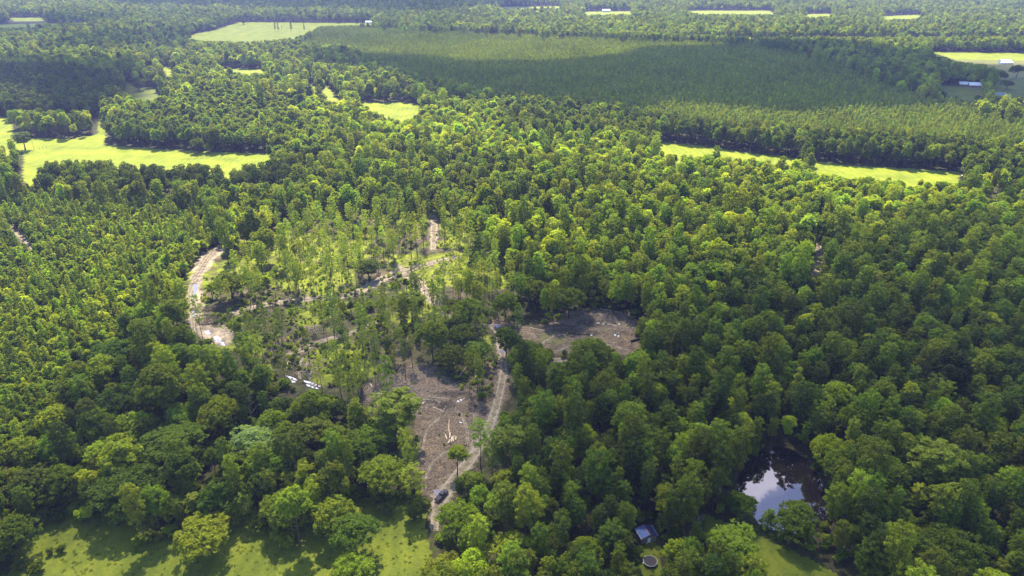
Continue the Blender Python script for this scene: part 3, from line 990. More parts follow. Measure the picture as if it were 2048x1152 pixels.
# tracks
def track_mat():
    m, nt, p, out = new_mat('dirt_track')
    n1 = noise_tex(nt, .5, 8, .7, dist=.8)
    n2 = noise_tex(nt, 2.4, 5, .7)
    n = mathn(nt, 'ADD', mathn(nt, 'MULTIPLY', n1.outputs[0], .65), mathn(nt, 'MULTIPLY', n2.outputs[0], .35))
    r = ramp(nt, [(.38, (.065, .050, .036)), (.48, (.145, .115, .082)), (.57, (.25, .205, .15)), (.67, (.34, .285, .215))])
    nt.links.new(n, r.inputs[0])
    # two wheel ruts at |u| = .42, ragged edges that give way to the ground
    u = mathn(nt, 'ABSOLUTE', attr(nt, 'across').outputs['Fac'])
    uw = mathn(nt, 'ADD', u, mathn(nt, 'MULTIPLY', mathn(nt, 'SUBTRACT', n1.outputs[0], .5), .5))
    dr = mathn(nt, 'ABSOLUTE', mathn(nt, 'SUBTRACT', uw, .42))
    rut = mathn(nt, 'SUBTRACT', 1.0, mathn(nt, 'MULTIPLY', dr, 6.5), clamp=True)
    mid = mathn(nt, 'SUBTRACT', 1.0, mathn(nt, 'MULTIPLY', uw, 6.0), clamp=True)
    c1 = mixc(nt, mathn(nt, 'MULTIPLY', mid, .6), r.outputs[0], (.13, .115, .05))
    c1 = mixc(nt, mathn(nt, 'MULTIPLY', rut, .75), c1, mixc(nt, n2.outputs[0], (.13, .10, .075), (.46, .39, .30)))
    nt.links.new(c1, p.inputs['Base Color'])
    tb = nt.nodes.new('ShaderNodeBsdfTransparent')
    mx = nt.nodes.new('ShaderNodeMixShader')
    ev = mathn(nt, 'ADD', u, mathn(nt, 'MULTIPLY', mathn(nt, 'SUBTRACT', n2.outputs[0], .5), 1.6))
    nt.links.new(mathn(nt, 'MULTIPLY', mathn(nt, 'SUBTRACT', ev, .68), 5.0, clamp=True), mx.inputs[0])
    nt.links.new(p.outputs[0], mx.inputs[1])
    nt.links.new(tb.outputs[0], mx.inputs[2])
    nt.links.new(mx.outputs[0], out.inputs[0])
    p.inputs['Roughness'].default_value = .9
    p.inputs['Specular IOR Level'].default_value = .08
    b = nt.nodes.new('ShaderNodeBump')
    b.inputs['Distance'].default_value = .4
    nt.links.new(n, b.inputs['Height'])
    nt.links.new(b.outputs[0], p.inputs['Normal'])
    return m


M['track'] = track_mat()


def ribbon(name, pts_px, widths, mat, label, z=.06, seed=5, parent=None, step=1.0, ragged=.35, offset=0.0, cat=None):
    P = [np.array(ground(x, y)) for x, y in pts_px]
    # smooth centre line
    line, wl = [], []
    for i in range(len(P) - 1):
        p0, p1, p2, p3 = P[max(i - 1, 0)], P[i], P[i + 1], P[min(i + 2, len(P) - 1)]
        n = max(2, int(np.linalg.norm(p2 - p1) / step))
        for k in range(n):
            t = k / n
            line.append(.5 * ((2 * p1) + (-p0 + p2) * t + (2 * p0 - 5 * p1 + 4 * p2 - p3) * t * t + (-p0 + 3 * p1 - 3 * p2 + p3) * t ** 3))
            wl.append(widths[i] * (1 - t) + widths[i + 1] * t)
    line.append(P[-1])
    wl.append(widths[-1])
    line, wl = np.array(line), np.array(wl)
    d = np.gradient(line, axis=0)
    d = d / np.maximum(np.linalg.norm(d, axis=1, keepdims=True), 1e-6)
    nrm = np.stack([-d[:, 1], d[:, 0]], 1)
    rng = np.random.default_rng(seed)
    line = line + nrm * offset
    us = np.array([-1, -.75, -.5, -.25, 0, .25, .5, .75, 1.0])
    jl, jr = 1 + rng.uniform(-ragged, ragged, len(wl)), 1 + rng.uniform(-ragged, ragged, len(wl))
    n, m = len(line), len(us)
    v = np.zeros((n, m, 3))
    for k, u in enumerate(us):
        j = jl if u < 0 else jr
        w_ = wl / 2 * 1.25 * u * (j if abs(u) > .6 else 1)
        v[:, k, :2] = line + nrm * w_[:, None]
        v[:, k, 2] = z
    idn = np.arange(n * m).reshape(n, m)
    me = mesh_np(name, v.reshape(-1, 3), np.stack([idn[:-1, :-1], idn[:-1, 1:], idn[1:, 1:], idn[1:, :-1]], -1).reshape(-1, 4), mats=[mat])
    at = me.attributes.new('across', 'FLOAT', 'POINT')
    at.data.foreach_set('value', np.tile(us, n).astype(np.float32))
    o = bpy.data.objects.new(name, me)
    COL.objects.link(o)
    if parent:
        o.parent = parent
    else:
        tag(o, label, cat or name, kind='structure')
    return o


MAIN = [(868, 1062), (872, 1030), (880, 1000), (905, 965), (950, 905), (975, 860), (990, 820), (1003, 770), (1008, 720), (1000, 690), (990, 655), (950, 650), (905, 628), (870, 600), (850, 575), (820, 548), (790, 528)]
WID = [3, 5, 7.5, 7, 6, 5.5, 5, 4.5, 4.5, 5, 5, 3.5, 3, 3, 3.5, 4, 2.5]
ribbon('dirt_track', MAIN, WID, M['track'], 'sandy track running from the pickup past the log yard into the stand')
ribbon('dirt_track', [(1010, 700), (1050, 705), (1110, 720), (1160, 712), (1190, 690)], [4, 4, 5, 4, 3], M['track'], 'short sandy track along the front of the brown clearing', seed=6, z=.065)
ribbon('dirt_track', [(395, 720), (385, 640), (378, 590), (400, 540), (430, 500), (470, 482), (530, 470)], [1.6, 2.6, 3.3, 3.6, 4, 3, 1.6], M['track'], 'wide pale muddy track on the left side of the stand', seed=7)
ribbon('dirt_track', [(400, 650), (520, 612), (620, 598), (700, 590), (760, 560), (800, 545), (850, 530), (920, 512)], [5, 6, 6, 7, 8, 9, 7, 5], M['track'], 'brown track crossing the middle of the stand', seed=8, z=.064)
ribbon('dirt_track', [(545, 722), (600, 702), (650, 680), (700, 668), (760, 640)], [3, 4, 3.5, 4, 3], M['track'], 'rutted brown track in the shaded part of the stand', seed=9)
ribbon('dirt_track', [(868, 435), (868, 470), (866, 500)], [6, 7, 4], M['track'], 'sandy patch of track high in the stand', seed=10)
ribbon('dirt_track', [(10, 448), (35, 464), (65, 492), (90, 520)], [5, 6, 6, 4], M['track'], 'pale track crossing the thicket at the left edge', seed=11)
ribbon('dirt_track', [(318, 625), (328, 650), (334, 680), (342, 720)], [5, 6, 6, 4], M['track'], 'pale track between the thicket and the stand', seed=12)
ribbon('dirt_track', [(1636, 470), (1634, 510), (1628, 550), (1622, 580)], [7, 8, 8, 4], M['track'], 'sandy opening in the right wood', seed=13)
ribbon('driveway', [(1878, 172), (1905, 172), (1930, 175), (1950, 177), (1970, 174)], [6, 6, 7, 8, 6], M['track'], 'pale driveway curving to the white roofed house', seed=14, z=.22)


for k, (pts, w) in enumerate([([(900, 958), (925, 915), (935, 870), (925, 835), (905, 815)], 2.2), ([(905, 950), (940, 900), (950, 860), (948, 825)], 2.0),
                              ([(850, 960), (862, 930), (890, 905), (935, 890)], 1.8), ([(845, 900), (855, 860), (880, 835)], 1.8), ([(1100, 708), (1150, 690), (1210, 690), (1255, 700)], 2.2),
                              ([(1080, 690), (1110, 672), (1150, 668)], 2.0), ([(620, 760), (614, 740), (618, 718), (635, 705)], 2.0), ([(600, 758), (598, 735), (606, 715)], 2.0), ([(425, 640), (450, 655), (480, 690)], 2.6)]):
    ribbon('tyre_ruts', pts, [w * .7] * len(pts), M['track'], 'faint pale machine ruts curving over the cleared ground', z=.045, seed=30 + k, ragged=.5)


# water
def water_mat(name, base, gloss, rough=.02, bump=.01, scale=1.5):
    m, nt, p, out = new_mat(name)
    p.inputs['Base Color'].default_value = (*base, 1)
    p.inputs['Roughness'].default_value = .5
    p.inputs['Specular IOR Level'].default_value = 0
    g = nt.nodes.new('ShaderNodeBsdfGlossy')
    g.inputs['Roughness'].default_value = rough
    g.inputs[0].default_value = (.86, .82, 1, 1)
    n = noise_tex(nt, scale, 3, .5)
    b = nt.nodes.new('ShaderNodeBump')
    b.inputs['Distance'].default_value = bump
    b.inputs['Strength'].default_value = .3
    nt.links.new(n.outputs[0], b.inputs['Height'])
    nt.links.new(b.outputs[0], g.inputs['Normal'])
    mx = nt.nodes.new('ShaderNodeMixShader')
    mx.inputs[0].default_value = gloss
    nt.links.new(p.outputs[0], mx.inputs[1])
    nt.links.new(g.outputs[0], mx.inputs[2])
    nt.links.new(mx.outputs[0], out.inputs[0])
    return m


M['pond'] = water_mat('pond_water', (.012, .009, .009), .155, bump=.004)
M['puddle'] = water_mat('puddle_water', (.10, .085, .07), .40, rough=.04)
M['dull_puddle'] = water_mat('muddy_puddle_water', (.085, .072, .062), .10, rough=.06)


def blob_sheet(name, poly_px, mat, label, z, ragged=.5, sub=4, seed=3, cat=None):
    rng = random.Random(seed)
    P = [Vector((*ground(x, y), z)) for x, y in poly_px]
    v = []
    for i in range(len(P)):
        a, b = P[i], P[(i + 1) % len(P)]
        pa, nb = P[i - 1], P[(i + 2) % len(P)]
        for k in range(sub):
            t = k / sub
            c = .5 * ((2 * a) + (-pa + b) * t + (2 * pa - 5 * a + 4 * b - nb) * t * t + (-pa + 3 * a - 3 * b + nb) * t ** 3)
            v.append((c.x + rng.uniform(-ragged, ragged), c.y + rng.uniform(-ragged, ragged), z))
    me = bpy.data.meshes.new(name)
    me.from_pydata(v, [], [tuple(range(len(v)))])
    me.materials.append(mat)
    me.update()
    o = bpy.data.objects.new(name, me)
    COL.objects.link(o)
    return tag(o, label, cat or name, kind='structure')


POND = [(1474, 965), (1490, 925), (1525, 900), (1560, 893), (1598, 908), (1630, 943), (1652, 985), (1664, 1020), (1662, 1052), (1620, 1066), (1560, 1064), (1520, 1050), (1500, 1015), (1480, 990)]
POND_EDGE = [((x - 1570) * 1.05 + 1570, (y - 980) * 1.04 + 980) for x, y in POND]
M['mud'] = simple('pond_bank_mud', (.045, .04, .02), .8, var=.4, scale=.8, bump=.1)
blob_sheet('pond_bank', POND_EDGE, M['mud'], 'brown muddy bank around the pond', .07, .5, cat='bank')
blob_sheet('pond', POND, M['pond'], 'dark still pond reflecting a white cloud', .12, .25, cat='pond')
PUDDLES = [
    ([(426, 676), (434, 672), (441, 678), (447, 685), (450, 692), (442, 690), (437, 684), (431, 684)], 'bright puddle at the lower end of the muddy left track'),
    ([(571, 751), (580, 753), (590, 757), (595, 761), (586, 760), (577, 756)], 'bright streak of water at the left end of the puddle row'),
    ([(574, 758), (584, 761), (592, 765), (584, 765), (577, 762)], 'thin streak of water just below the left streak of the row'),
    ([(608, 761), (620, 764), (632, 768), (641, 774), (630, 772), (618, 768), (610, 765)], 'longest bright streak of water in the row below the stand'),
    ([(612, 769), (624, 772), (638, 778), (630, 778), (618, 774)], 'second long streak of water below the longest one'),
    ([(534, 731), (541, 735), (546, 741), (540, 739)], 'small puddle at the upper left of the puddle row'),
    ([(386, 572), (392, 567), (394, 578), (391, 590), (388, 600), (385, 592), (388, 582)], 'pale wet streak on the upper left track'),
    ([(386, 618), (391, 620), (391, 628), (388, 638), (386, 630)], 'pale wet streak below the upper left track pool'),
    ([(409, 664), (418, 661), (422, 668), (414, 670)], 'little wet patch left of the bright left puddle'),
    ([(553, 712), (560, 709), (558, 714), (553, 715)], 'little puddle in the rutted track'),
    ([(622, 656), (632, 650), (630, 655), (623, 659)], 'thin puddle in the track in the shaded stand'),
    ([(609, 678), (614, 676), (613, 680)], 'tiny puddle left of the thin puddle in the shaded stand'),
    ([(866, 982), (874, 979), (883, 981), (879, 987), (872, 992)], 'grey puddle on the track above the pickup'),
    ([(934, 841), (941, 839), (944, 843), (951, 845), (945, 849), (938, 846)], 'wet patch in the brown log yard'),
    ([(998, 702), (1006, 700), (1010, 703), (1004, 707)], 'puddle in the sandy track below the bend'),
    ([(984, 650), (994, 649), (1006, 651), (998, 655), (988, 656)], 'pale wet patch at the track bend'),
    ([(1154, 671), (1160, 672), (1164, 676), (1160, 680), (1156, 675)], 'blue grey puddle in the brown clearing'),
    ([(1072, 670), (1080, 670), (1082, 675), (1076, 675)], 'small puddle on the left of the brown clearing'),
    ([(926, 480), (933, 475), (938, 484), (936, 494), (930, 488)], 'shining pool under the pines at the top of the stand'),
    ([(928, 444), (955, 442), (972, 456), (950, 458)], 'dark pool under the pines at the top of the stand'),
    ([(887, 693), (895, 691), (899, 694), (891, 696)], 'tiny puddle below the umbrella shaped tree'),
    ([(870, 619), (876, 617), (884, 624), (891, 631), (885, 631), (877, 625)], 'narrow puddle lying along the track near its bend'),
    ([(727, 590), (731, 591), (731, 600), (728, 600)], 'small bright puddle below the very dark ball tree'),
    ([(818, 752), (824, 750), (827, 754), (821, 757)], 'bluish puddle in the slash above the logs'),
    ([(839, 751), (845, 749), (844, 756), (840, 757)], 'second bluish puddle in the slash above the logs'),
]
for k, (p, l) in enumerate(PUDDLES):
    blob_sheet('puddle', p, M['puddle' if ('bright' in l or 'streak' in l or 'shining' in l) else 'dull_puddle'], l, .13, .16, 5, k, cat='puddle')

# ------------------------------------------------------------------ placing the trees
trees = []      # (kind, variant, x, y, sx, sz, rot, tint, label or None)


def place(kind, x, y, H, width, tint, rot, var, label=None):
    v = KINDS[kind][var]
    trees.append([kind, var, x, y, width / (2 * v['R']), H / v['H'], rot, tint, label])


rr = random.Random(5)
hand_xy = []
for px, py, w, kind, H, tint, label in HAND:
    x, y = ground(px, py, H * .96)
    d = project(x, y, H)[2]
    width = w * float(d) / FPX * (.9 if w > 100 else 1)
    if kind in ('broad', 'edge') and width > 11.5:
        kind = 'dome'
        H2 = max(H, width * .74)
        x, y = ground(px, py, H2 * .96)
        H = H2
    place(kind, x, y, H, width, tint, rr.uniform(0, 6.28), rr.randrange(len(KINDS[kind])), label)
    hand_xy.append((x, y, width / 2))
hand_xy = np.array(hand_xy)

BASE_ONLY = ('bend', 'sand_mid')
SOFT = ('mud', 'rut_a', 'puddle_run', 'yard_logs', 'white_yard', 'sand_right', 'sand_left', 'sand_far')
done = []
for zi, (poly, sp, mix, tm, ts, sm, ss) in enumerate(ZONES):
    rng = np.random.default_rng(1000 + zi)
    P = np.array(gpoly([(x, max(y, -52)) for x, y in poly]))
    x0, y0 = P.min(0) - 30
    x1, y1 = P.max(0) + 30
    y1 = min(y1, 3350)
    x0, x1 = max(x0, -2950), min(x1, 2950)
    y0 = max(y0, 88)
    a, b = np.arange(x0, x1, sp), np.arange(y0, y1, sp * .9)
    X, Y = np.meshgrid(a, b, indexing='ij')
    X = X + (np.arange(X.shape[1]) % 2)[None, :] * sp / 2
    X = (X + rng.uniform(-.36, .36, X.shape) * sp).ravel()
    Y = (Y + rng.uniform(-.36, .36, Y.shape) * sp).ravel()
    k = rng.choice(len(mix), X.size, p=np.array([w for _, w in mix]) / sum(w for _, w in mix))
    kinds = np.array([m[0] for m in mix])[k]
    var = np.array([rng.integers(0, len(KINDS[n])) for n in kinds]) if X.size < 1 else np.zeros(X.size, int)
    Hh, Rv = np.zeros(X.size), np.zeros(X.size)
    s = np.clip(rng.normal(sm, ss, X.size), .5, 1.6)
    for kk in set(kinds):
        sel = kinds == kk
        var[sel] = rng.integers(0, len(KINDS[kk]), sel.sum())
        Hh[sel] = np.array([v['H'] for v in KINDS[kk]])[var[sel]]
        Rv[sel] = np.array([v['R'] for v in KINDS[kk]])[var[sel]]
    Hh = Hh * s
    Rv = Rv * s
    cx, cy, dep = project(X, Y, Hh * .75)
    bx, by, _ = project(X, Y, 0)
    tx, ty, _ = project(X, Y, Hh * .97)
    HS = [project(X, Y, Hh * f)[:2] for f in (.12, .3, .45, .6)]
    marg = np.where(Y < 1300, 230, 170)
    ok = (cx > -marg) & (cx < 2048 + marg) & (by > -2) & (ty < 1240) & inside(cx, cy, poly)
    for pz in done:
        ok &= ~inside(cx, cy, pz)
    done.append(poly)
    thin = (kinds == 'thin')
    rpx = Rv * FPX / dep * .75
    for nm, pg in OPEN.items():
        ok &= ~inside(bx, by, pg)
        if nm in BASE_ONLY:
            continue
        soft = thin if nm in SOFT else np.zeros(X.size, bool)
        bad = inside(tx, ty, pg) | inside(cx, cy, pg) | inside(cx - rpx, cy, pg) | inside(cx + rpx, cy, pg)
        for hx, hy in HS:
            bad |= inside(hx, hy, pg)
        ok &= ~(bad & ~soft)
        if nm in SOFT:
            ok &= ~(bad & thin & (rng.random(X.size) < .82))
    # keep the sandy track clear
    mp = np.array([ground(*p) for p in MAIN])
    for i in range(len(mp) - 1):
        for f in (0, .25, .5, .75):
            q = mp[i] * (1 - f) + mp[i + 1] * f
            ok &= np.hypot(X - q[0], Y - q[1]) > WID[i] * .5 + 1.2
    if poly in (STAND_HI, STAND_LO):
        for tr_px, hw in (([(378, 590), (400, 540), (430, 500), (470, 482), (530, 470)], 9), ([(400, 650), (520, 612), (620, 598), (700, 590), (760, 560), (800, 545), (850, 530), (920, 512)], 9)):
            for i in range(len(tr_px) - 1):
                for f in (0, .2, .4, .6, .8):
                    qx = tr_px[i][0] * (1 - f) + tr_px[i + 1][0] * f
                    qy = tr_px[i][1] * (1 - f) + tr_px[i + 1][1] * f
                    for sx_, sy_ in HS + [(cx, cy), (bx, by)]:
                        ok &= ~((np.hypot(sx_ - qx, (sy_ - qy)) < hw) & (rng.random(X.size) < .9))
    I = np.nonzero(ok)[0]
    d2 = np.hypot(X[I][:, None] - hand_xy[None, :, 0], Y[I][:, None] - hand_xy[None, :, 1])
    near_ok = (d2 > hand_xy[None, :, 2] * .85 + Rv[I][:, None] * .45).all(1)
    # do not let a filler stand in front of a tree one can point at
    I = I[near_ok]
    tint = np.clip(tm + rng.normal(0, ts, len(I)) + (fnoise(X[I], Y[I], 60, 90) - .5) * .25, .02, .88)
    rot = rng.uniform(0, 6.28, len(I))
    sw = rng.uniform(.86, 1.16, len(I))
    for j, i in enumerate(I):
        trees.append([str(kinds[i]), int(var[i]), X[i], Y[i], s[i] * sw[j], s[i], rot[j], tint[j], None])
print('trees', len(trees))

# ------------------------------------------------------------------ trees one by one (the nearest of each sort), the rest as woods
LANDMARKS = [
    ('the pond', (1570, 975)), ('the pickup', (883, 1000)), ('the sawn bolts', (903, 880)), ('the log pile', (870, 805)),
    ('the blue roofed shed', (1290, 1065)), ('the trampoline', (1300, 1125)), ('the brown clearing', (1200, 680)),
    ('the track bend', (990, 652)), ('the puddle row', (610, 768)), ('the left track pool', (390, 590)),
    ('the lower left meadow', (600, 1130)), ('the lawn', (1490, 1090)), ('the very dark ball tree', (735, 560)),
    ('the pale silvery tree', (503, 930)), ('the sandy opening on the right', (1632, 530)), ('the thicket track', (45, 475)),
    ('the umbrella shaped tree', (862, 740)), ('the tall dark conifer', (955, 575)), ('the bottom right dome', (1930, 1180)),
    ('the tall feathery pine', (1888, 1040)), ('the pale left wood tree', (225, 800)), ('the huge meadow tree', (245, 1095)),
]
LM = np.array([ground(x, y) for _, (x, y) in LANDMARKS])
SORT = {'tall': 'broadleaf_tree', 'dome': 'broadleaf_tree', 'broad': 'broadleaf_tree', 'edge': 'broadleaf_tree', 'pine': 'pine_tree', 'thin': 'slender_pine', 'young': 'young_tree', 'plant': 'pine_tree'}
WORD = {'broadleaf_tree': 'broadleaf tree', 'pine_tree': 'pine', 'slender_pine': 'slender pine', 'young_tree': 'young tree'}
GROUPS = {'broadleaf_tree': 'broadleaf trees of the near woods', 'pine_tree': 'pines of the near woods', 'slender_pine': 'slender pines left standing in the thinned stand', 'young_tree': 'young trees of the dense thicket'}
ORD = 'nearest,second,third,fourth,fifth,sixth,seventh,eighth,ninth,tenth,eleventh,twelfth,thirteenth,fourteenth,fifteenth,sixteenth,seventeenth,eighteenth,nineteenth,twentieth'.split(',')
ORD += ['twenty-' + w for w in ['first'] + ORD[1:9]] + ['thirtieth'] + ['thirty-' + w for w in ['first'] + ORD[1:9]] + ['fortieth'] + ['forty-' + w for w in ['first'] + ORD[1:9]] + ['fiftieth']
LIMIT = 290
T = trees
xy = np.array([[t[2], t[3]] for t in T])
top = np.array([KINDS[t[0]][t[1]]['H'] * t[5] for t in T])
wid = np.array([KINDS[t[0]][t[1]]['R'] * 2 * t[4] for t in T])
tpx, tpy, tdep = project(xy[:, 0], xy[:, 1], top * .8)
bpx, bpy_, _ = project(xy[:, 0], xy[:, 1], 0)
size_px = wid * top / tdep ** 2
in_view = (tpx > -10) & (tpx < 2058) & (tpy > 0) & (tpy < 1165)
single = np.zeros(len(T), bool)
for sort in set(SORT.values()):
    ids = [i for i, t in enumerate(T) if SORT[t[0]] == sort and in_view[i] and t[8] is None]
    fixed = [i for i, t in enumerate(T) if SORT[t[0]] == sort and t[8]]
    ids.sort(key=lambda i: tdep[i])
    single[ids[:max(0, LIMIT - len(fixed))]] = True
    single[fixed] = True

# labels
buckets = {}
for i in np.nonzero(single)[0]:
    if T[i][8]:
        continue
    d = np.hypot(LM[:, 0] - xy[i, 0], LM[:, 1] - xy[i, 1])
    k = int(d.argmin())
    dx, dy = xy[i] - LM[k]
    side = ('right of' if dx > 0 else 'left of') if abs(dx) > abs(dy) else ('behind' if dy > 0 else 'in front of')
    buckets.setdefault((SORT[T[i][0]], k, side), []).append((d[k], i))
for (sort, k, side), lst in buckets.items():
    lst.sort()
    for n, (d, i) in enumerate(lst):
        t = T[i]
        tone = 'dark' if t[7] < .36 else 'dull' if t[7] < .46 else 'mid green' if t[7] < .56 else 'fresh green' if t[7] < .68 else 'yellow green'
        t[8] = '%s %s, %s of those %s %s' % (tone, WORD[sort], ORD[min(n, len(ORD) - 1)], side, LANDMARKS[k][0])
        if len(t[8].split()) > 15:
            t[8] = t[8].replace('of those ', '').replace(' green', '').replace('the sandy opening on the right', 'the sandy opening').replace('the very dark ball tree', 'the dark ball tree').replace('in front of', 'before')
        if sort == 'young_tree' and n == 0:
            t[8] = '%s young tree %s %s and closest to it' % (tone, side, LANDMARKS[k][0])

for i in np.nonzero(single)[0]:
    kind, var, x, y, sx, sz, rot, tint, label = T[i]
    crown_me, trunk_me = KINDS[kind][var]['near']
    sort = SORT[kind]
    root = bpy.data.objects.new(sort, None)
    root.location = (x, y, 0)
    root.rotation_euler = (0, 0, rot)
    root.scale = (sx, sx, sz)
    COL.objects.link(root)
    tag(root, label, WORD[sort], GROUPS[sort])
    c = bpy.data.objects.new('crown', crown_me)
    c.parent = root
    c['tint'] = float(tint)
    COL.objects.link(c)
    tr = bpy.data.objects.new('trunk', trunk_me)
    tr.parent = root
    COL.objects.link(tr)
print('single trees', int(single.sum()))


# the rest: one object of scattered trees per sort
def proto_collection(name, meshes):
    c = bpy.data.collections.new(name)
    for k, me in enumerate(meshes):
        o = bpy.data.objects.new('%s_%03d' % (name, k), me)
        c.objects.link(o)
    return c


def scatter(name, coll, pts, idx, scale, rot, tint, label, cat):
    me = bpy.data.meshes.new(name)
    me.vertices.add(len(pts))
    me.vertices.foreach_set('co', np.asarray(pts, np.float32).ravel())
    for nm, typ, key, arr in (('idx', 'INT', 'value', np.asarray(idx, np.int32)), ('rot', 'FLOAT', 'value', np.asarray(rot, np.float32)), ('tint', 'FLOAT', 'value', np.asarray(tint, np.float32))):
        a = me.attributes.new(nm, typ, 'POINT')
        a.data.foreach_set(key, arr)
    a = me.attributes.new('scl', 'FLOAT_VECTOR', 'POINT')
    a.data.foreach_set('vector', np.asarray(scale, np.float32).ravel())
    o = bpy.data.objects.new(name, me)
    COL.objects.link(o)
    tag(o, label, cat, kind='stuff')
    g = bpy.data.node_groups.new(name, 'GeometryNodeTree')
    g.interface.new_socket('Geometry', in_out='INPUT', socket_type='NodeSocketGeometry')
    g.interface.new_socket('Geometry', in_out='OUTPUT', socket_type='NodeSocketGeometry')
    N = g.nodes.new
    gi, go = N('NodeGroupInput'), N('NodeGroupOutput')
    ci = N('GeometryNodeCollectionInfo')
    ci.inputs['Collection'].default_value = coll
    ci.inputs['Separate Children'].default_value = True
    ci.inputs['Reset Children'].default_value = True
    ip = N('GeometryNodeInstanceOnPoints')
    ip.inputs['Pick Instance'].default_value = True

    def named(nm, typ):
        a = N('GeometryNodeInputNamedAttribute')
        a.data_type = typ
        a.inputs['Name'].default_value = nm
        return a.outputs['Attribute']
    m2p = N('GeometryNodeMeshToPoints')
    g.links.new(gi.outputs[0], m2p.inputs['Mesh'])
    g.links.new(m2p.outputs[0], ip.inputs['Points'])
    g.links.new(ci.outputs[0], ip.inputs['Instance'])
    g.links.new(named('idx', 'INT'), ip.inputs['Instance Index'])
    g.links.new(named('scl', 'FLOAT_VECTOR'), ip.inputs['Scale'])
    cb = N('ShaderNodeCombineXYZ')
    g.links.new(named('rot', 'FLOAT'), cb.inputs[2])
    er = N('FunctionNodeEulerToRotation')
    g.links.new(cb.outputs[0], er.inputs[0])
    g.links.new(er.outputs[0], ip.inputs['Rotation'])
    g.links.new(ip.outputs[0], go.inputs[0])
    md = o.modifiers.new('scatter', 'NODES')
    md.node_group = g
    return o


def lod_of(dep):
    return 0 if dep < 330 else 1 if dep < 720 else 2


for sort, name, label in (('broadleaf_tree', 'broadleaf_woods', 'mass of broadleaf woods spreading to the horizon'),
                          ('pine_tree', 'pine_woods', 'mass of pine woods and pine plantation'),
                          ('slender_pine', 'slender_pine_stand', 'the farther slender pines of the thinned stand'),
                          ('young_tree', 'thicket', 'dense young thicket on the left')):
    ids = [i for i, t in enumerate(T) if SORT[t[0]] == sort and not single[i]]
    if not ids:
        continue
    kinds = sorted(k for k in KINDS if SORT.get(k) == sort)
    meshes, start = [], {}
    for k in kinds:
        for v in range(len(KINDS[k])):
            start[(k, v)] = len(meshes)
            meshes += KINDS[k][v]['joined']
    coll = proto_collection(name + '_kinds', meshes)
    scatter(name, coll, [(T[i][2], T[i][3], 0) for i in ids],
            [start[(T[i][0], T[i][1])] + lod_of(tdep[i]) for i in ids],
            [(T[i][4], T[i][4], T[i][5]) for i in ids], [T[i][6] for i in ids], [T[i][7] for i in ids], label, 'woods')


# ------------------------------------------------------------------ undergrowth, grass and slash
def points_in(polys, sp, seed, not_in=(), keep=1.0, noise=None, base_y=1230):
    rng = np.random.default_rng(seed)
    P = np.array([p for poly in polys for p in gpoly(poly)])
    x0, y0 = P.min(0)
    x1, y1 = P.max(0)
    X, Y = np.meshgrid(np.arange(x0, x1, sp), np.arange(max(y0, 90), y1, sp), indexing='ij')
    X = (X + rng.uniform(-.5, .5, X.shape) * sp).ravel()
    Y = (Y + rng.uniform(-.5, .5, Y.shape) * sp).ravel()
    px, py, _ = project(X, Y, 0)
    m = np.zeros(X.size, bool)
    for p in polys:
        m |= inside(px, py, p)
    for p in not_in:
        m &= ~inside(px, py, p)
    m &= (px > -100) & (px < 2150) & (py < base_y)
    if noise:
        m &= fnoise(X, Y, noise[0], seed + 1) > noise[1]
    m &= rng.random(X.size) < keep
    return np.stack([X[m], Y[m]], 1), rng


def tuft(seed, n=26, h=.28, r=.55, w=.09):
    rng = np.random.default_rng(seed)
    p = rng.uniform(-r, r, (n, 2))
    lean = rng.normal(0, .18, (n, 2))
    a = rng.uniform(0, 6.28, n)
    hh = h * rng.uniform(.6, 1.3, n)
    ox, oy = np.cos(a) * w, np.sin(a) * w
    b0 = np.c_[p[:, 0] - ox, p[:, 1] - oy, np.zeros(n)]
    b1 = np.c_[p[:, 0] + ox, p[:, 1] + oy, np.zeros(n)]
    t1 = np.c_[p + lean + np.c_[ox, oy] * .3, hh]
    t0 = np.c_[p + lean - np.c_[ox, oy] * .3, hh]
    return np.stack([b0, b1, t1, t0], 1).reshape(-1, 3)


def sticks(seed, n=16, spread=1.6, lo=.6, hi=2.6, rad=.045):
    rng = random.Random(seed)
    mb = MB()
    for _ in range(n):
        a, l = rng.uniform(0, 6.28), rng.uniform(lo, hi) / 2
        x, y, z = rng.gauss(0, spread * .5), rng.gauss(0, spread * .5), rng.uniform(.04, .3)
        dx, dy, dz = math.cos(a) * l, math.sin(a) * l, rng.uniform(-.12, .2)
        r = rad * rng.uniform(.5, 1.5)
        mb.tube([(x - dx, y - dy, max(.03, z - dz)), (x + rng.uniform(-.1, .1), y + rng.uniform(-.1, .1), z + .05), (x + dx, y + dy, max(.03, z + dz))], [r, r * .9, r * .5], 4, False)
    return mb


M['grass'] = leaf_mat('grass_blades', [(0, (.04, .06, .008)), (.4, (.065, .095, .009)), (.7, (.11, .145, .011)), (1, (.17, .19, .02))], .3)
M['stick'] = simple('slash_wood', (.27, .205, .145), .9, var=.5, scale=.7)
gt = proto_collection('grass_tufts', [mesh_np('tuft%d' % k, tuft(k), quads_for(tuft(k)), mats=[M['grass']]) for k in range(4)])
p, rng = points_in([OPEN['meadow'], OPEN['lawn'], OPEN['lawn_b']], 1.5, 77, keep=.28)
n = len(p)
lawn = inside(*project(p[:, 0], p[:, 1], 0)[:2], OPEN['lawn'])
sc = rng.uniform(.5, 1.1, n) * np.where(lawn, .5, 1)
scatter('grass', gt, np.c_[p, np.full(n, .05)], rng.integers(0, 4, n), np.c_[sc, sc, sc], rng.uniform(0, 6, n), rng.uniform(.5, .8, n), 'rough grass tufts of the meadow and lawn', 'grass')
ug = proto_collection('bushes', [v['joined'][0] for v in KINDS['bush']])
parts_ = []
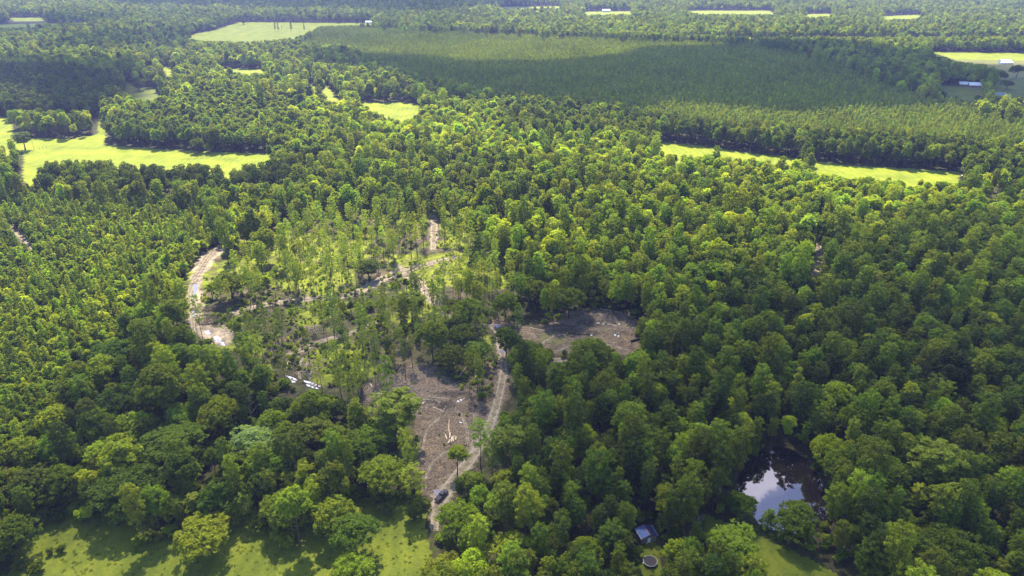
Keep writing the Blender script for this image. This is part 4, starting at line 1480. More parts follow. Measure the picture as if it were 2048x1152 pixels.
for polys, sp, sd, notin, keep, noi, s0, t0 in (
        ([STAND_HI], 2.8, 81, [OPEN['mud'], OPEN['bend']], .6, (14, .50), .7, .74),
        ([STAND_LO], 2.5, 82, [OPEN['yard_logs'], OPEN['white_yard'], OPEN['bend'], OPEN['puddle_run'], OPEN['mud']], .65, (14, .46), .8, .58),
        ([OPEN['yard_logs'], OPEN['white_yard']], 4.5, 83, [], .25, None, .45, .5),
        ([RIGHTWOOD, MIDWOOD], 4.2, 84, [OPEN['pond'], OPEN['lawn'], OPEN['lawn_b'], OPEN['yard_logs'], OPEN['white_yard']], .7, (20, .40), 1.5, .45),
        ([LEFTWOOD], 3.6, 86, [OPEN['meadow'], OPEN['yard_logs'], OPEN['puddle_run'], OPEN['mud']], .8, (16, .36), 2.2, .42),
        ([OPEN['meadow']], 9, 85, [], .2, (22, .5), .5, .55)):
    p, rng = points_in(polys, sp, sd, notin, keep, noi)
    n = len(p)
    s_ = s0 * rng.uniform(.5, 1.5, n)
    mp = np.array([ground(*q_) for q_ in MAIN])
    ok = np.ones(n, bool)
    for i in range(len(mp) - 1):
        for f in (0, .25, .5, .75):
            q_ = mp[i] * (1 - f) + mp[i + 1] * f
            ok &= np.hypot(p[:, 0] - q_[0], p[:, 1] - q_[1]) > WID[i] * .5 + .8
    parts_.append(np.c_[p, s_, np.clip(rng.normal(t0, .1, n), 0, 1), rng.integers(0, 4, n), rng.uniform(0, 6, n)][ok])
A = np.vstack(parts_)
scatter('undergrowth', ug, np.c_[A[:, :2], np.zeros(len(A))], A[:, 4], np.c_[A[:, 2], A[:, 2], A[:, 2]], A[:, 5], A[:, 3], 'low green undergrowth of the stand and the wood floor', 'undergrowth')
st = proto_collection('stick_piles', [])
for k in range(5):
    mb = sticks(k)
    me = bpy.data.meshes.new('sticks')
    me.from_pydata(mb.v, [], mb.f)
    me.materials.append(M['stick'])
    st.objects.link(bpy.data.objects.new('stick_piles_%03d' % k, me))
parts_ = []
for polys, sp, sd, keep, noi, s0 in (
        ([OPEN['yard_logs'], OPEN['white_yard']], 2.4, 91, .75, None, .8),
        ([STAND_LO, STAND_HI], 4.2, 92, .6, (16, .45), .9),
        ([[(730, 770), (800, 760), (850, 735), (935, 780), (930, 810), (880, 830), (800, 810), (735, 805)], [(1080, 640), (1180, 615), (1245, 622), (1280, 660), (1180, 668), (1085, 660)]], 1.7, 93, .9, None, 1.1)):
    p, rng = points_in(polys, sp, sd, [], keep, noi)
    n = len(p)
    parts_.append(np.c_[p, s0 * rng.uniform(.6, 1.4, n), rng.integers(0, 5, n), rng.uniform(0, 6, n)])
A = np.vstack(parts_)
mp = np.array([ground(*q_) for q_ in MAIN])
ok = np.ones(len(A), bool)
for i in range(len(mp) - 1):
    for f in (0, .25, .5, .75):
        q_ = mp[i] * (1 - f) + mp[i + 1] * f
        ok &= np.hypot(A[:, 0] - q_[0], A[:, 1] - q_[1]) > WID[i] * .5 + 1
A = A[ok]
scatter('brush_debris', st, np.c_[A[:, :2], np.zeros(len(A))], A[:, 3], np.c_[A[:, 2], A[:, 2], A[:, 2]], A[:, 4], np.zeros(len(A)), 'brown broken sticks and brush left over the clearings', 'debris')

# ------------------------------------------------------------------ the pickup
M['paint'] = simple('black_paint', (.012, .011, .016), .10, spec=.4, var=.1)
M['tonneau'] = simple('black_cover', (.05, .045, .065), .95, spec=.05, var=.1)
M['glass'] = simple('dark_glass', (.02, .022, .028), .06, spec=.9, var=.05)
M['tyre'] = simple('tyre_rubber', (.02, .02, .02), .85)
M['chrome'] = simple('chrome', (.6, .6, .62), .25, metal=1, var=.05)
M['redlamp'] = simple('red_lamp', (.35, .02, .02), .3)
M['clearlamp'] = simple('clear_lamp', (.7, .7, .68), .2)


def pickup(x, y, rz):
    t = empty('pickup_truck', (x, y, .06), rz, 'black crew cab pickup parked on the sandy track end', 'pickup')
    # nose towards +x; 5.9 m long, 2.0 m wide, 1.95 m high
    b = MB()
    b.box(-2.95, -.55, -.98, .98, .52, 1.22, .03, .05)      # bed sides
    b.box(-.55, 1.35, -.99, .99, .45, 1.18, 0, .04)         # cabin lower body
    b.box(1.35, 2.90, -.97, .97, .48, 1.16, .10, .07)       # bonnet
    b.box(1.55, 2.70, -.60, .60, 1.155, 1.21, .12, .08)     # bonnet bulge
    b.build('body', M['paint'], t, .05)
    MB().box(-2.86, -.62, -.84, .84, 1.215, 1.245, .02, .02).build('bed_cover', M['tonneau'], t, .01)
    c = MB().box(-.60, 1.20, -.92, .92, 1.175, 1.86, .0, .17)
    # slope the screens
    c.v = [(vx - (.42 if (vx > 0 and vz > 1.5) else 0) + (.18 if (vx < 0 and vz > 1.5) else 0), vy, vz) for vx, vy, vz in c.v]
    cab = c.build('cabin', M['paint'], t, .05)
    w = MB().add([(1.205, -.80, 1.22), (1.205, .80, 1.22), (.83, .70, 1.80), (.83, -.70, 1.80)], [(0, 1, 2, 3)])
    w.add([(1.225, -.80, 1.22), (1.225, .80, 1.22), (.85, .70, 1.80), (.85, -.70, 1.80)], [(0, 1, 2, 3)])
    w.build('windscreen', M['glass'], t)
    w = MB().add([(-.612, -.78, 1.30), (-.612, .78, 1.30), (-.47, .70, 1.76), (-.47, -.70, 1.76)], [(0, 3, 2, 1)])
    w.build('rear_window', M['glass'], t)
    for s in (-1, 1):
        for a, d in ((-.42, .22), (.30, .78)):
            MB().add([(a, s * .905, 1.26), (d, s * .905, 1.26), (d - .08, s * .80, 1.74), (a + .08, s * .80, 1.74)], [(0, 1, 2, 3)]).build('side_window', M['glass'], t)
        MB().box(.90, 1.02, s * 1.0 if s > 0 else -1.24, 1.24 if s > 0 else -1.0, 1.22, 1.40).build('mirror', M['paint'], t, .03)
        MB().box(2.86, 2.93, s * .62 - .16, s * .62 + .16, .86, 1.04).build('headlight', M['clearlamp'], t, .01)
        MB().box(-2.975, -2.93, s * .88 - .08, s * .88 + .08, .80, 1.14).build('taillight', M['redlamp'], t, .01)
        for xx in (-1.85, 1.85):
            ty = MB().disc((xx, s * .86, .42), .42, 'y', 24, .28).build('wheel', M['tyre'], t, .03)
            MB().disc((xx, s * 1.003, .42), .24, 'y', 16, .03).build('rim', M['chrome'], ty)
    MB().box(2.84, 3.02, -.92, .92, .50, .70).build('front_bumper', M['chrome'], t, .03)
    MB().box(-3.06, -2.93, -.90, .90, .52, .68).build('rear_bumper', M['chrome'], t, .03)
    MB().box(2.87, 2.915, -.42, .42, .76, 1.06).build('grille', M['tonneau'], t, .01)


x0, y0 = ground(875, 1003)
x1, y1 = ground(892, 986)
pickup((x0 + x1) / 2, (y0 + y1) / 2, math.atan2(y1 - y0, x1 - x0))

# ------------------------------------------------------------------ logs
M['sawn'] = simple('sawn_pale_wood', (.55, .43, .29), .8, var=.12)
M['log'] = simple('grey_brown_log', (.30, .24, .19), .85, var=.3, scale=1.2)
M['logpale'] = simple('peeled_pale_log', (.48, .39, .29), .85, var=.2, scale=1.2)
M['logdark'] = simple('charred_log', (.03, .025, .022), .9, var=.3)
M['cut'] = simple('cut_face', (.60, .48, .34), .8, var=.1)


def log(p0, p1, r, mat, label, group, name='log', z=.0, z1=None, cat='log', caps=True):
    (xa, ya), (xb, yb) = ground(*p0), ground(*p1)
    L = math.hypot(xb - xa, yb - ya)
    r = r * .95
    rz = math.atan2(yb - ya, xb - xa)
    rnd = random.Random(int(p0[0] * 7 + p1[1] * 3))
    za, zb = z + r, (z if z1 is None else z1) + r
    t = empty(name, ((xa + xb) / 2, (ya + yb) / 2, 0), rz, label, cat, group)
    k = 5
    pts = [(-L / 2 + L * i / k, rnd.uniform(-1, 1) * .02 * L * (0 < i < k), za + (zb - za) * i / k + rnd.uniform(0, .03)) for i in range(k + 1)]
    rad = [r * (1.06 - .35 * i / k) * (1 if L > 3 else 1) for i in range(k + 1)]
    o = MB().tube(pts, rad, 8).build('bark', mat, t, smooth=False)
    if caps:
        for e, (px_, py_, pz_) in ((0, pts[0]), (1, pts[-1])):
            s = -1 if e == 0 else 1
            MB().disc((px_ + s * .012, py_, pz_), (rad[0] if e == 0 else rad[-1]) * .93, 'x', 8, .02).build('cut_face', M['cut'], t)
    return t


BOLTS = [((891, 871), (894, 880), 'sawn bolt lying apart at the left of the sawn group'),
         ((896, 888), (900, 880), 'sawn bolt nearest the camera at the lower left of the sawn group'),
         ((899, 877), (901, 867), 'upright looking sawn bolt beside the long peeled pole'),
         ((902, 885), (905, 878), 'sawn bolt at the lower middle of the sawn group'),
         ((903, 881), (904, 874), 'sawn bolt in the middle of the sawn group'),
         ((906, 884), (907, 878), 'small sawn bolt at the lower right of the sawn group'),
         ((905, 878), (908, 873), 'sawn bolt at the upper right of the middle'),
         ((911, 881), (912, 874), 'thick sawn bolt at the right end of the sawn group')]
for p0, p1, l in BOLTS:
    log(p0, p1, .27, M['sawn'], l, 'pale sawn bolts in the log yard', name='sawn_log')
log((899, 877), (898.5, 840), .17, M['sawn'], 'long straight peeled pole lying behind the sawn bolts', None, name='peeled_pole', cat='pole')
LOGS = [
    ((836, 819), (861, 792), .26, 'logpale', 'pale log rising diagonally at the left of the crossed log pile', .2),
    ((846, 812), (858, 793), .24, 'log', 'brown log crossing just right of the pale diagonal log', .4),
    ((858, 797), (895, 800), .22, 'logpale', 'long pale log lying level at the top right of the pile', .5),
    ((847, 803), (876, 805), .24, 'logpale', 'pale level log in the middle of the crossed pile', .7),
    ((834, 809), (850, 806), .20, 'log', 'short brown log at the left of the level pale log', .3),
    ((843, 817), (869, 808), .18, 'log', 'thin brown log slanting under the crossed pile', .1),
    ((862, 799), (880, 793), .18, 'log', 'thin log at the back of the crossed pile', .4),
    ((876, 804), (889, 808), .22, 'logpale', 'short pale log right of the crossed pile', .1),
    ((884, 827), (902, 806), .26, 'log', 'brown forked log right of the crossed pile', .1),
    ((888, 822), (897, 808), .22, 'log', 'brown log against the forked log', .5),
    ((866, 816), (885, 823), .22, 'logpale', 'pale log curving below the crossed pile', .1),
    ((797, 793), (829, 795), .24, 'log', 'grey level log at the left of the log pile behind the broad tree', .1),
    ((795, 789), (826, 791), .20, 'log', 'second grey level log just behind the first', .5),
    ((800, 798), (830, 799), .22, 'logpale', 'pale level log in front of the two grey level logs', .0),
    ((805, 787), (822, 793), .18, 'log', 'short slanting log on the grey level logs', .8),
    ((781, 768), (792, 754), .30, 'log', 'thick log pointing up the slash heap', .2),
    ((787, 770), (797, 757), .28, 'log', 'second thick log pointing up the slash heap', .2),
    ((776, 774), (820, 773), .20, 'logdark', 'dark long log at the foot of the slash heap', .2),
    ((778, 781), (800, 776), .20, 'log', 'brown log below the dark long log', .2),
    ((803, 784), (809, 773), .16, 'log', 'thin upright looking log below the slash heap', .1),
    ((741, 769), (744, 775), .28, 'logpale', 'short pale log alone at the upper left of the log yard', .0),
    ((757, 785), (759, 790), .26, 'logpale', 'tiny pale log at the left of the log yard', .0),
    ((762, 790), (764, 785), .24, 'logpale', 'second tiny pale log at the left of the log yard', .0),
    ((733, 784), (740, 777), .2, 'log', 'bent brown log left of the short pale log', .0),
    ((922, 806), (929, 797), .16, 'logpale', 'white thin log over the white scrap in the log yard', .2),
    ((906, 862), (914, 853), .12, 'log', 'thin stick log above the right end of the sawn group', .0),
    ((1108, 1007), (1128, 1036), .26, 'logpale', 'pale fallen trunk in the dark wood down right of the pickup', .6),
    ((1200, 618), (1243, 627), .2, 'logpale', 'thin pale log along the back of the brown clearing', .2),
    ((1216, 650), (1234, 654), .3, 'logpale', 'pale log in the middle of the white scraps', .1),
    ((1060, 656), (1089, 663), .25, 'logpale', 'pale brown log on the left of the brown clearing', .0),
    ((1078, 652), (1110, 654), .25, 'log', 'brown log at the back left of the brown clearing', .1),
    ((1095, 658), (1132, 656), .22, 'log', 'second brown log at the back left of the brown clearing', .1),
    ((1135, 668), (1192, 671), .26, 'logdark', 'long dark log below the small white scraps', .1),
    ((1150, 643), (1168, 655), .15, 'log', 'thin log leaning on the brush at the back of the brown clearing', .5),
    ((1244, 660), (1263, 641), .15, 'log', 'thin log at the right of the white scraps', .3),
    ((1262, 684), (1287, 677), .55, 'logdark', 'thick black log at the right side of the brown clearing', .0),
    ((1240, 664), (1256, 657), .18, 'logpale', 'pale stick log right of the white scraps', .1),
    ((572, 742), (577, 722), .22, 'logpale', 'pale fallen log above the puddle row', .0),
    ((610, 750), (612, 728), .22, 'logpale', 'pale curved log right of the first one above the puddle row', .0),
    ((620, 752), (628, 726), .22, 'logpale', 'second pale curved log above the puddle row', .0),
    ((560, 710), (563, 704), .2, 'logpale', 'short pale log beside the rutted track', .0),
    ((845, 582), (857, 579), .3, 'logpale', 'white log beside the track bend in the shade', .0),
    ((460, 662), (478, 672), .3, 'logpale', 'pale fallen log right of the muddy left track', .1),
    ((465, 668), (486, 680), .24, 'log', 'brown fallen log right of the muddy left track', .1),
    ((398, 632), (425, 628), .3, 'log', 'brown log across the top of the muddy heap', .3),
    ((920, 752), (934, 732), .22, 'log', 'brown log lying in the grass left of the sandy track', .0),
    ((1140, 760), (1152, 758), .2, 'log', 'short brown log behind the dark rounded tree', .0),
]
for p0, p1, r, m, l, z in LOGS:
    log(p0, p1, r, M[m], l, None, name='fallen_log', z=z, caps=(m == 'log'))

# brush piles
def brush_pile(px, py, rx, ry, h, n, label, seed, rz=0.0, mat='brush'):
    x, y = ground(px, py)
    rnd = random.Random(seed)
    mb = MB()
    for _ in range(n):
        a, q = rnd.uniform(0, 6.28), math.sqrt(rnd.random())
        u, w = math.cos(a) * q, math.sin(a) * q
        z = h * (1 - q * q) * rnd.uniform(.5, 1.05) + .1
        b, L = rnd.uniform(0, 6.28), rnd.uniform(.5, 2.4)
        d = (math.cos(b) * L, math.sin(b) * L, rnd.gauss(0, .3))
        r = rnd.choice((.03, .04, .05, .09))
        c = (u * rx, w * ry, z)
        mb.tube([(c[0] - d[0], c[1] - d[1], max(.03, c[2] - d[2])), (c[0] + rnd.uniform(-.2, .2), c[1] + rnd.uniform(-.2, .2), c[2] + .08), (c[0] + d[0], c[1] + d[1], max(.03, c[2] + d[2]))], [r, r, r * .5], 4, False)
    o = mb.build('brush_pile', M[mat])
    o.location = (x, y, 0)
    o.rotation_euler = (0, 0, rz)
    tag(o, label, 'brush pile')


M['brush'] = simple('brush_wood', (.26, .205, .15), .9, var=.6, scale=.5)
M['darkbrush'] = simple('dark_brush', (.11, .085, .065), .9, var=.5, scale=.5)
for a in [(790, 768, 6, 4, 1.8, 260, 'brown brush heap at the top left of the log yard', 1), (815, 782, 7, 3, 1.3, 220, 'low brush heap in front of the top left heap', 2),
          (868, 800, 8, 4, 1.2, 240, 'brush heap under the crossed pale logs', 3), (892, 812, 4, 3, 1.5, 150, 'dark small brush heap right of the crossed logs', 4, .3, 'darkbrush'),
          (900, 790, 10, 2.5, 1.0, 220, 'dark brush row along the back of the log yard', 5, .1, 'darkbrush'), (960, 795, 7, 2, .8, 120, 'thin brush row left of the sandy track', 6, .1, 'darkbrush'),
          (1110, 655, 12, 3, 1.2, 240, 'dark brush row at the back left of the brown clearing', 7, 0, 'darkbrush'), (1150, 664, 12, 3, 1.3, 260, 'dark brush row below the small white scraps', 8, -.1, 'darkbrush'),
          (1205, 640, 10, 8, 1.8, 420, 'large tangled brush heap strewn with white scraps', 9), (1250, 662, 9, 4, 1.3, 220, 'grey brush heap on the right of the white scraps', 10),
          (1180, 648, 8, 4, 1.4, 200, 'dark brush heap left of the tangled heap', 11, 0, 'darkbrush'), (430, 640, 9, 5, 1.6, 260, 'dark mud and brush heap beside the left track', 12, .4, 'darkbrush'),
          (415, 618, 9, 3, 1.2, 180, 'dark brush row at the top of the heap beside the left track', 13, .1, 'darkbrush'), (543, 538, 5, 3.5, 1.6, 160, 'reddish brown brush heap in the sunlit stand', 14),
          (628, 735, 6, 7, 1.2, 220, 'pale tangled brush left of the bare dark tree', 15), (560, 722, 7, 3, 1.0, 160, 'brown brush beside the rutted track', 16),
          (830, 745, 7, 6, .8, 220, 'light brown slash heap below the umbrella shaped tree', 17), (610, 660, 8, 3, .8, 150, 'brown slash row in the shaded stand', 18),
          (1110, 1003, 5, 4, .8, 90, 'brown brush around the pale fallen trunk in the wood', 19)]:
    brush_pile(*a)

# pale scraps
M['white'] = simple('white_scrap', (.80, .80, .82), .6, var=.08)
SCRAPS = [(1216, 621, .5, 'small white scrap at the very back of the brown clearing'), (1216, 626, .7, 'white scrap just below the rearmost one'),
          (1204, 633, .9, 'slanting white scrap at the back left'), (1222, 639, .55, 'small white scrap on the dark brush'),
          (1196, 648, 1.25, 'largest white scrap in the brown clearing'), (1206, 649, .9, 'white scrap right beside the largest one'),
          (1186, 646, .6, 'white scrap left of the largest one'), (1239, 649, .8, 'white scrap alone at the right'),
          (1245, 660, .6, 'grey white scrap at the lower right'), (1158, 660, .6, 'white scrap on the brush at the left'),
          (1142, 662, .4, 'leftmost tiny white scrap'), (1183, 671, .6, 'flat white scrap beside the blue grey puddle'),
          (1230, 671, .7, 'white scrap at the left of the front three'), (1238, 667, .55, 'white scrap at the back of the front three'),
          (1237, 673, .6, 'white scrap at the right of the front three'),
          (916, 804, .75, 'white scrap in the log yard below the white thin log'), (922, 801, .6, 'smaller white scrap in the log yard'),
          (921, 846, .5, 'white scrap beside the wet patch in the log yard'), (1300, 1083, .5, 'small white crate like thing between the shed and the trampoline')]
for k, (px, py, s, l) in enumerate(SCRAPS):
    rnd = random.Random(k)
    bm = MB()
    n1, n2 = 9, 5
    v = [(0, 0, s * .55)]
    for j in range(1, n2):
        for i in range(n1):
            a, e = 2 * PI * i / n1, PI / 2 - PI / 2 * j / (n2 - 1)
            q = s * rnd.uniform(.75, 1.15)
            v.append((math.cos(a) * math.cos(e) * q, math.sin(a) * math.cos(e) * q * .8, max(.02, math.sin(e) * q * .5) if j < n2 - 1 else .0))
    f = [(0, 1 + i, 1 + (i + 1) % n1) for i in range(n1)]
    for j in range(n2 - 2):
        for i in range(n1):
            a = 1 + j * n1
            f.append((a + i, a + n1 + i, a + n1 + (i + 1) % n1, a + (i + 1) % n1))
    bm.add(v, f)
    o = bm.build('white_scrap', M['white'])
    x, y = ground(px, py)
    o.location = (x, y, .12)
    tag(o, l, 'scrap', 'white scraps on the cleared ground')


# ------------------------------------------------------------------ bare trees, stumps
def bare_tree(px, py, H, label, seed, mat='deadwood', r=.16, spread=.33, name='dead_tree'):
    x, y = ground(px, py)
    rnd = random.Random(seed)
    t = empty(name, (x, y, 0), rnd.uniform(0, 6), label, 'dead tree')
    mb = MB()
    mb.tube([(0, 0, -.1), (.15, .05, H * .4), (-.05, .1, H * .75), (.1, 0, H)], [r, r * .75, r * .45, r * .15], 7)
    mb.build('trunk', M[mat], t)
    for k in range(9):
        a, z = k * 2.4 + rnd.uniform(-.4, .4), H * (.35 + .06 * k)
        L = H * spread * rnd.uniform(.5, 1)
        e = (math.cos(a) * L, math.sin(a) * L, z + L * rnd.uniform(.3, .9))
        m = (e[0] * .5, e[1] * .5, z + (e[2] - z) * .35)
        b = MB().tube([(0, 0, z), m, e], [r * .45, r * .3, r * .1], 5)
        for q in range(3):
            s = rnd.uniform(.45, .9)
            p = tuple((0, 0, z)[i] * (1 - s) + e[i] * s for i in range(3))
            b.tube([p, (p[0] + rnd.uniform(-1, 1), p[1] + rnd.uniform(-1, 1), p[2] + rnd.uniform(.2, 1.2))], [r * .15, r * .05], 4)
        b.build('branch', M[mat], t)


bare_tree(505, 850, 15, 'pale dead tree with forked bare branches above the silvery tree', 1)
bare_tree(1393, 1070, 9, 'leafless pale tree beside the top of the lawn', 2)
bare_tree(635, 770, 10, 'dark bare tree at the right end of the puddle row', 3, 'bark')
bare_tree(1216, 640, 7, 'black bare snag among the white scraps', 4, 'bark', .2, .15)
bare_tree(232, 905, 16, 'pale dead crown poking out of the lower left wood', 5)
bare_tree(1745, 335, 9, 'small bare tree at the edge of the narrow pasture strip', 6, 'bark')
bare_tree(1950, 198, 10, 'grey bare tree in the shaded yard left of the grey roofed house', 7)
bare_tree(1170, 700, 6, 'thin dead sapling in front of the brown clearing', 8)

# meadow bushes
for k, (px, py, s, l) in enumerate([(103, 1108, 1.6, 'left one of the two dark little bushes in the meadow corner'), (124, 1104, 1.5, 'right one of the two dark little bushes in the meadow corner'),
                                    (78, 1140, 1.8, 'dark low bush at the bottom edge of the meadow corner'), (50, 1135, 1.2, 'smallest bush at the bottom left of the meadow'),
                                    (820, 1085, 1.0, 'low bush in the brightest part of the meadow'), (965, 798, 1.9, 'dark bush under the slim pines beside the sandy track'),
                                    (740, 618, 2.6, 'round dark bush in the shade left of the track bend'), (1395, 1072, 1.8, 'small dark bush at the top of the lawn')]):
    x, y = ground(px, py)
    v = KINDS['bush'][k % 4]
    t = empty('bush', (x, y, 0), k * 1.3, l, 'bush')
    t.scale = (s, s, s)
    for nm, me in (('foliage', v['near'][0]), ('stem', v['near'][1])):
        o = bpy.data.objects.new(nm, me)
        o.parent = t
        o['tint'] = .34 + .03 * k
        COL.objects.link(o)

# ------------------------------------------------------------------ shed and trampoline
M['blueroof'] = simple('blue_metal_roof', (.07, .12, .30), .5, metal=.1, var=.1, scale=1)
M['shadedroof'] = simple('shaded_blue_roof', (.05, .075, .17), .4, metal=.3, var=.15, scale=1)  # same blue metal, the right slope's shade put into the colour
M['rust'] = simple('rusty_flashing', (.24, .10, .055), .8, var=.3)
M['shedwall'] = simple('weathered_shed_wall', (.20, .17, .14), .9, var=.3)
M['trim'] = simple('white_trim', (.75, .75, .74), .6, var=.05)
M['concrete'] = simple('pale_slab', (.48, .45, .42), .9, var=.15)
M['mat'] = simple('trampoline_mat', (.03, .027, .033), .6, var=.15)
M['pad'] = simple('trampoline_pad', (.06, .055, .07), .5, var=.15)
M['steel'] = simple('galvanised_steel', (.6, .6, .62), .35, metal=.8, var=.05)


def shed():
    H = 2.6
    a = Vector((*ground(1287, 1049, H + .9), 0))
    b = Vector((*ground(1300, 1070, H + .9), 0))
    c, d = (a + b) / 2, (b - a)
    L = max(d.length, 4.5)
    rz = math.atan2(d.y, d.x)
    t = empty('shed', (c.x, c.y, 0), rz, 'small shed with a blue metal roof and rusty ridge half hidden by trees', 'shed')
    # ridge along x; left slope (camera left) is -y or +y
    W = 2.9
    s = 1 if (Vector((-math.sin(rz), math.cos(rz), 0)).x < 0) else -1
    w = MB().box(-L / 2 + .2, L / 2 - .2, -W + .25, W - .25, .0, H - .35)
    w.build('wall', M['shedwall'], t)
    e = H - .15
    for side, m in ((s, 'blueroof'), (-s, 'shadedroof')):
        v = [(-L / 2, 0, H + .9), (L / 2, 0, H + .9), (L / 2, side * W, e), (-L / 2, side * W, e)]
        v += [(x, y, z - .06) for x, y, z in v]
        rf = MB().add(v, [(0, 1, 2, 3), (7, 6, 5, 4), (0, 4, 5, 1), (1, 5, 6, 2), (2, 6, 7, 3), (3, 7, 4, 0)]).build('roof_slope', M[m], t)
        rb = MB()
        for k in range(12):
            x = -L / 2 + L * (k + .5) / 12
            q = .04
            v = [(x - q, side * .06, H + .9), (x + q, side * .06, H + .9), (x + q, side * W, e + .02), (x - q, side * W, e + .02)]
            v += [(p[0], p[1], p[2] + .05) for p in v]
            rb.add(v, [(4, 5, 6, 7), (0, 4, 7, 3), (1, 2, 6, 5), (3, 7, 6, 2)])
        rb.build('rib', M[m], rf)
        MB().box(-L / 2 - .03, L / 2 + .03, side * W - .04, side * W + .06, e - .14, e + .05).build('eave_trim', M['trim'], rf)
    MB().box(-L / 2 - .05, L / 2 + .05, -.2, .2, H + .86, H + .98, 0, .1).build('ridge_cap', M['rust'], t)
    MB().box(L / 2 - .19, L / 2 - .13, -.5, .5, .1, 2.0).build('door', M['trim'], t)
    sl = MB().box(-1.0, 1.0, -1.5, 1.5, 0, .12).build('concrete_slab', M['concrete'])
    x, y = ground(1297, 1080)
    sl.location = (x, y, .05)
    sl.rotation_euler = (0, 0, rz + .2)
    tag(sl, 'cracked pale slab at the foot of the blue roofed shed', 'slab')


shed()


def trampoline():
    x, y = ground(1300, 1126)
    t = empty('trampoline', (x, y, .06), .4, 'round black trampoline with a pale rim on the lawn at the bottom', 'trampoline')
    r = 2.15
    MB().disc((0, 0, .86), r - .32, 'z', 40, .02).build('jumping_mat', M['mat'], t)
    v, f = [], []
    for i in range(40):
        a = 2 * PI * i / 40
        for q, z in ((r - .34, .885), (r - .02, .90), (r - .02, .86), (r - .34, .85)):
            v.append((q * math.cos(a), q * math.sin(a), z))
    for i in range(40):
        for k in range(4):
            f.append((i * 4 + k, ((i + 1) % 40) * 4 + k, ((i + 1) % 40) * 4 + (k + 1) % 4, i * 4 + (k + 1) % 4))
    MB().add(v, f).build('safety_pad', M['pad'], t)
    MB().ring((0, 0, .84), r, .04, 40).build('frame', M['steel'], t)
    for k in range(5):
        a = 2 * PI * k / 5
        c, s = math.cos(a), math.sin(a)
        c2, s2 = math.cos(a + .35), math.sin(a + .35)
        MB().tube([(r * c, r * s, .82), (r * c, r * s, .05), (r * c2, r * s2, .05), (r * c2, r * s2, .82)], [.04] * 4, 6).build('leg', M['steel'], t)


trampoline()

# ------------------------------------------------------------------ houses, barns
M['whiteroof'] = simple('white_metal_roof', (.80, .81, .83), .4, var=.04)
M['greyroof'] = simple('grey_shingle_roof', (.24, .25, .30), .8, var=.15)
M['whitewall'] = simple('white_siding', (.72, .72, .72), .7, var=.05)
M['brick'] = simple('brick_wall', (.36, .17, .10), .85, var=.2)
M['window'] = simple('house_glass', (.04, .05, .06), .1, var=.1)
M['doorpaint'] = simple('brown_door', (.18, .10, .06), .6, var=.1)


def house(px, py, rz, L, W, h, rise, wall, roof, label, name='house', cat='house', open_front=False, wing=None, over=.5):
    x, y = ground(px, py)
    t = empty(name, (x, y, .2), rz, label, cat)

    def block(cx, cy, L, W, h, rise, turn=False):
        wm = MB()
        if open_front:
            wm.box(cx - L / 2, cx + L / 2, cy + W / 2 - .15, cy + W / 2, 0, h)
            wm.box(cx - L / 2, cx - L / 2 + .15, cy - W / 2, cy + W / 2 - .155, 0, h)
        else:
            wm.box(cx - L / 2, cx + L / 2, cy - W / 2, cy + W / 2, 0, h)
        wm.add([(cx - L / 2, cy - W / 2, h), (cx - L / 2, cy + W / 2, h), (cx - L / 2, cy, h + rise * .94)], [(0, 1, 2)])
        wm.add([(cx + L / 2, cy - W / 2, h), (cx + L / 2, cy + W / 2, h), (cx + L / 2, cy, h + rise * .94)], [(0, 2, 1)])
        wm.build('wall', M[wall], t)
        a, e = L / 2 + over, W / 2 + over
        dz = rise * over / (W / 2)
        for s in (-1, 1):
            v = [(cx - a, cy, h + rise), (cx + a, cy, h + rise), (cx + a, cy + s * e, h - dz), (cx - a, cy + s * e, h - dz)]
            v += [(p[0], p[1], p[2] - .15) for p in v]
            MB().add(v, [(0, 1, 2, 3), (7, 6, 5, 4), (0, 4, 5, 1), (1, 5, 6, 2), (2, 6, 7, 3), (3, 7, 4, 0)]).build('roof', M[roof], t)
        if not open_front:
            for k in range(4):
                wx = cx - L / 2 + L * (k + .5) / 4
                if k == 1:
                    MB().box(wx - .5, wx + .5, cy - W / 2 - .06, cy - W / 2 - .003, .05, 2.15).build('door', M['doorpaint'], t)
                else:
                    fr = MB().box(wx - .75, wx + .75, cy - W / 2 - .05, cy - W / 2 - .003, .95, 2.2).build('window', M['trim'], t)
                    MB().box(wx - .65, wx + .65, cy - W / 2 - .07, cy - W / 2 - .052, 1.05, 2.1).build('pane', M['window'], fr)
    block(0, 0, L, W, h, rise)
    if wing:
        block(*wing)
    return t


house(1948, 174, -.25, 15, 9, 3, 3.2, 'brick', 'whiteroof', 'house with a bright white metal roof at the end of the driveway', wing=(-12.5, 5.0, 11, 8, 3, 2.8))
house(1992, 194, -.12, 19, 10, 3, 2.6, 'whitewall', 'greyroof', 'white house with a grey roof among dark round trees', wing=(8.5, -7.1, 8, 4, 2.6, 1.4))
house(1961, 196, .2, 8, 6, 2.6, 1.2, 'brick', 'brick', 'small orange brick building left of the grey roofed house', name='outbuilding', cat='outbuilding')
house(2008, 127, .05, 17, 10, 4, 2.8, 'whitewall', 'whiteroof', 'small white barn standing alone in the brownish pasture', name='barn', cat='barn', wing=(-3.0, -8.1, 22, 5, 2.6, .8))
house(738, 47, .0, 16, 9, 4, 2.4, 'whitewall', 'whiteroof', 'white roofed barn at the right end of the large far pasture', name='barn', cat='barn')
house(150, 42, .1, 22, 12, 5, 4, 'whitewall', 'whiteroof', 'tiny pale house in the woods at the top left', name='house')
house(1212, 24, .1, 24, 12, 5, 3, 'whitewall', 'whiteroof', 'tiny pale house on the far pasture near the top centre', name='house')


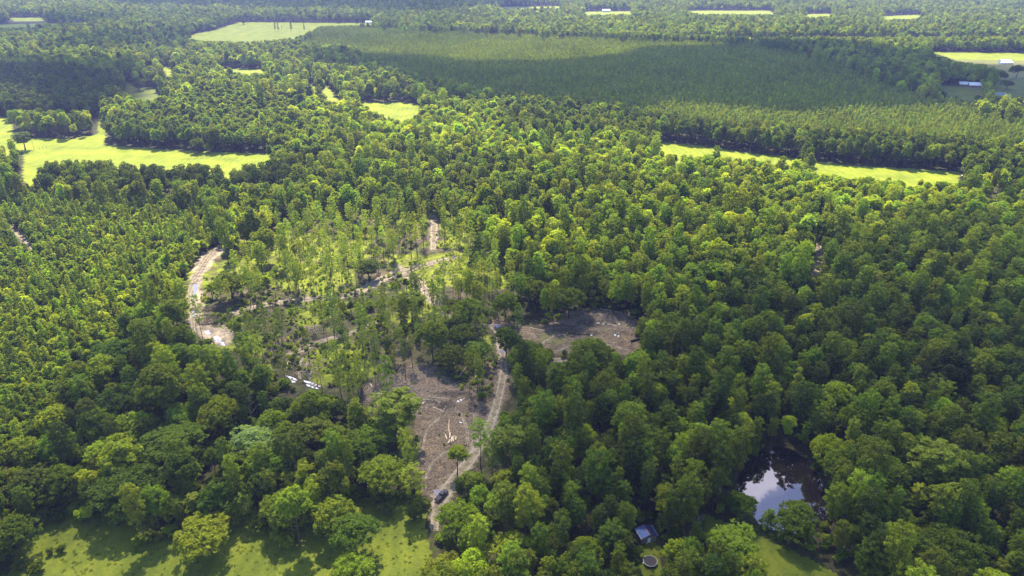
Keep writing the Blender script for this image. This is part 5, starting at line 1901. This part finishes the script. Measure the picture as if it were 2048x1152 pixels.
def blind():
    x, y = ground(1924, 359)
    t = empty('hunting_blind', (x, y, 0), .3, 'dark little box hut on legs at the end of the pasture strip', 'hut')
    MB().box(-1, 1, -1, 1, 1.4, 3.3).build('cabin', M['tonneau'], t, .03)
    MB().box(-1.15, 1.15, -1.15, 1.15, 3.3, 3.42).build('roof', M['trim'], t)
    MB().box(-.6, .6, -1.03, -1.003, 2.3, 2.9).build('window', M['window'], t)
    for sx in (-1, 1):
        for sy in (-1, 1):
            MB().box(sx * .9 - .06, sx * .9 + .06, sy * .9 - .06, sy * .9 + .06, 0, 1.4).build('leg', M['bark'], t)


blind()


def pole(px, py, H, label, name='utility_pole', arms=True, cat='pole'):
    x, y = ground(px, py)
    t = empty(name, (x, y, 0), .3, label, cat)
    MB().tube([(0, 0, 0), (0, 0, H)], [.16, .1], 8).build('post', M['deadwood'], t)
    if arms:
        MB().box(-.9, .9, -.05, .05, H - .8, H - .66).build('crossarm', M['deadwood'], t)


pole(69, 301, 9, 'wooden utility pole standing in the bright left pasture')
pole(79, 298, 2.4, 'short post right of the utility pole in the left pasture', 'fence_post', False, 'post')
pole(86, 297, 2.4, 'second short post right of the utility pole', 'fence_post', False, 'post')
pole(93, 296, 2.4, 'third short post right of the utility pole', 'fence_post', False, 'post')

# a few narrow trees inside the big far pasture
for k, (px, py, h) in enumerate([(551, 62, 22), (557, 62, 18), (564, 58, 8), (583, 62, 24), (609, 62, 18), (420, 62, 16), (487, 50, 16)]):
    x, y = ground(px, py)
    v = KINDS['plant' if k < 5 else 'edge'][k % 4]
    t = empty('pasture_tree', (x, y, 0), k, ['leftmost', 'second', 'smallest', 'tallest', 'rightmost', 'round front left', 'tiny rear'][k] + ' of the dark trees standing inside the large far pasture', 'pasture tree', 'lone trees inside the large far pasture')
    s = h / v['H']
    t.scale = (s * (.8 if k < 5 else 1.1), s * (.8 if k < 5 else 1.1), s)
    for nm, me in (('crown', v['near'][0]), ('trunk', v['near'][1])):
        o = bpy.data.objects.new(nm, me)
        o.parent = t
        o['tint'] = .22
        COL.objects.link(o)

# ------------------------------------------------------------------ haze
def haze():
    m = bpy.data.materials.new('haze')
    m.use_nodes = True
    nt = m.node_tree
    for n in list(nt.nodes):
        if n.type != 'OUTPUT_MATERIAL':
            nt.nodes.remove(n)
    v = nt.nodes.new('ShaderNodeVolumePrincipled')
    v.inputs['Color'].default_value = (.42, .48, 1.0, 1)
    v.inputs['Density'].default_value = .000085
    v.inputs['Anisotropy'].default_value = .2
    nt.links.new(v.outputs[0], nt.nodes['Material Output'].inputs['Volume'])
    b = MB().box(-16000, 16000, -16000, 16000, -1.0, 173.0)
    o = b.build('haze', m)
    tag(o, 'thin blue haze over the whole landscape', 'haze', kind='stuff')


haze()
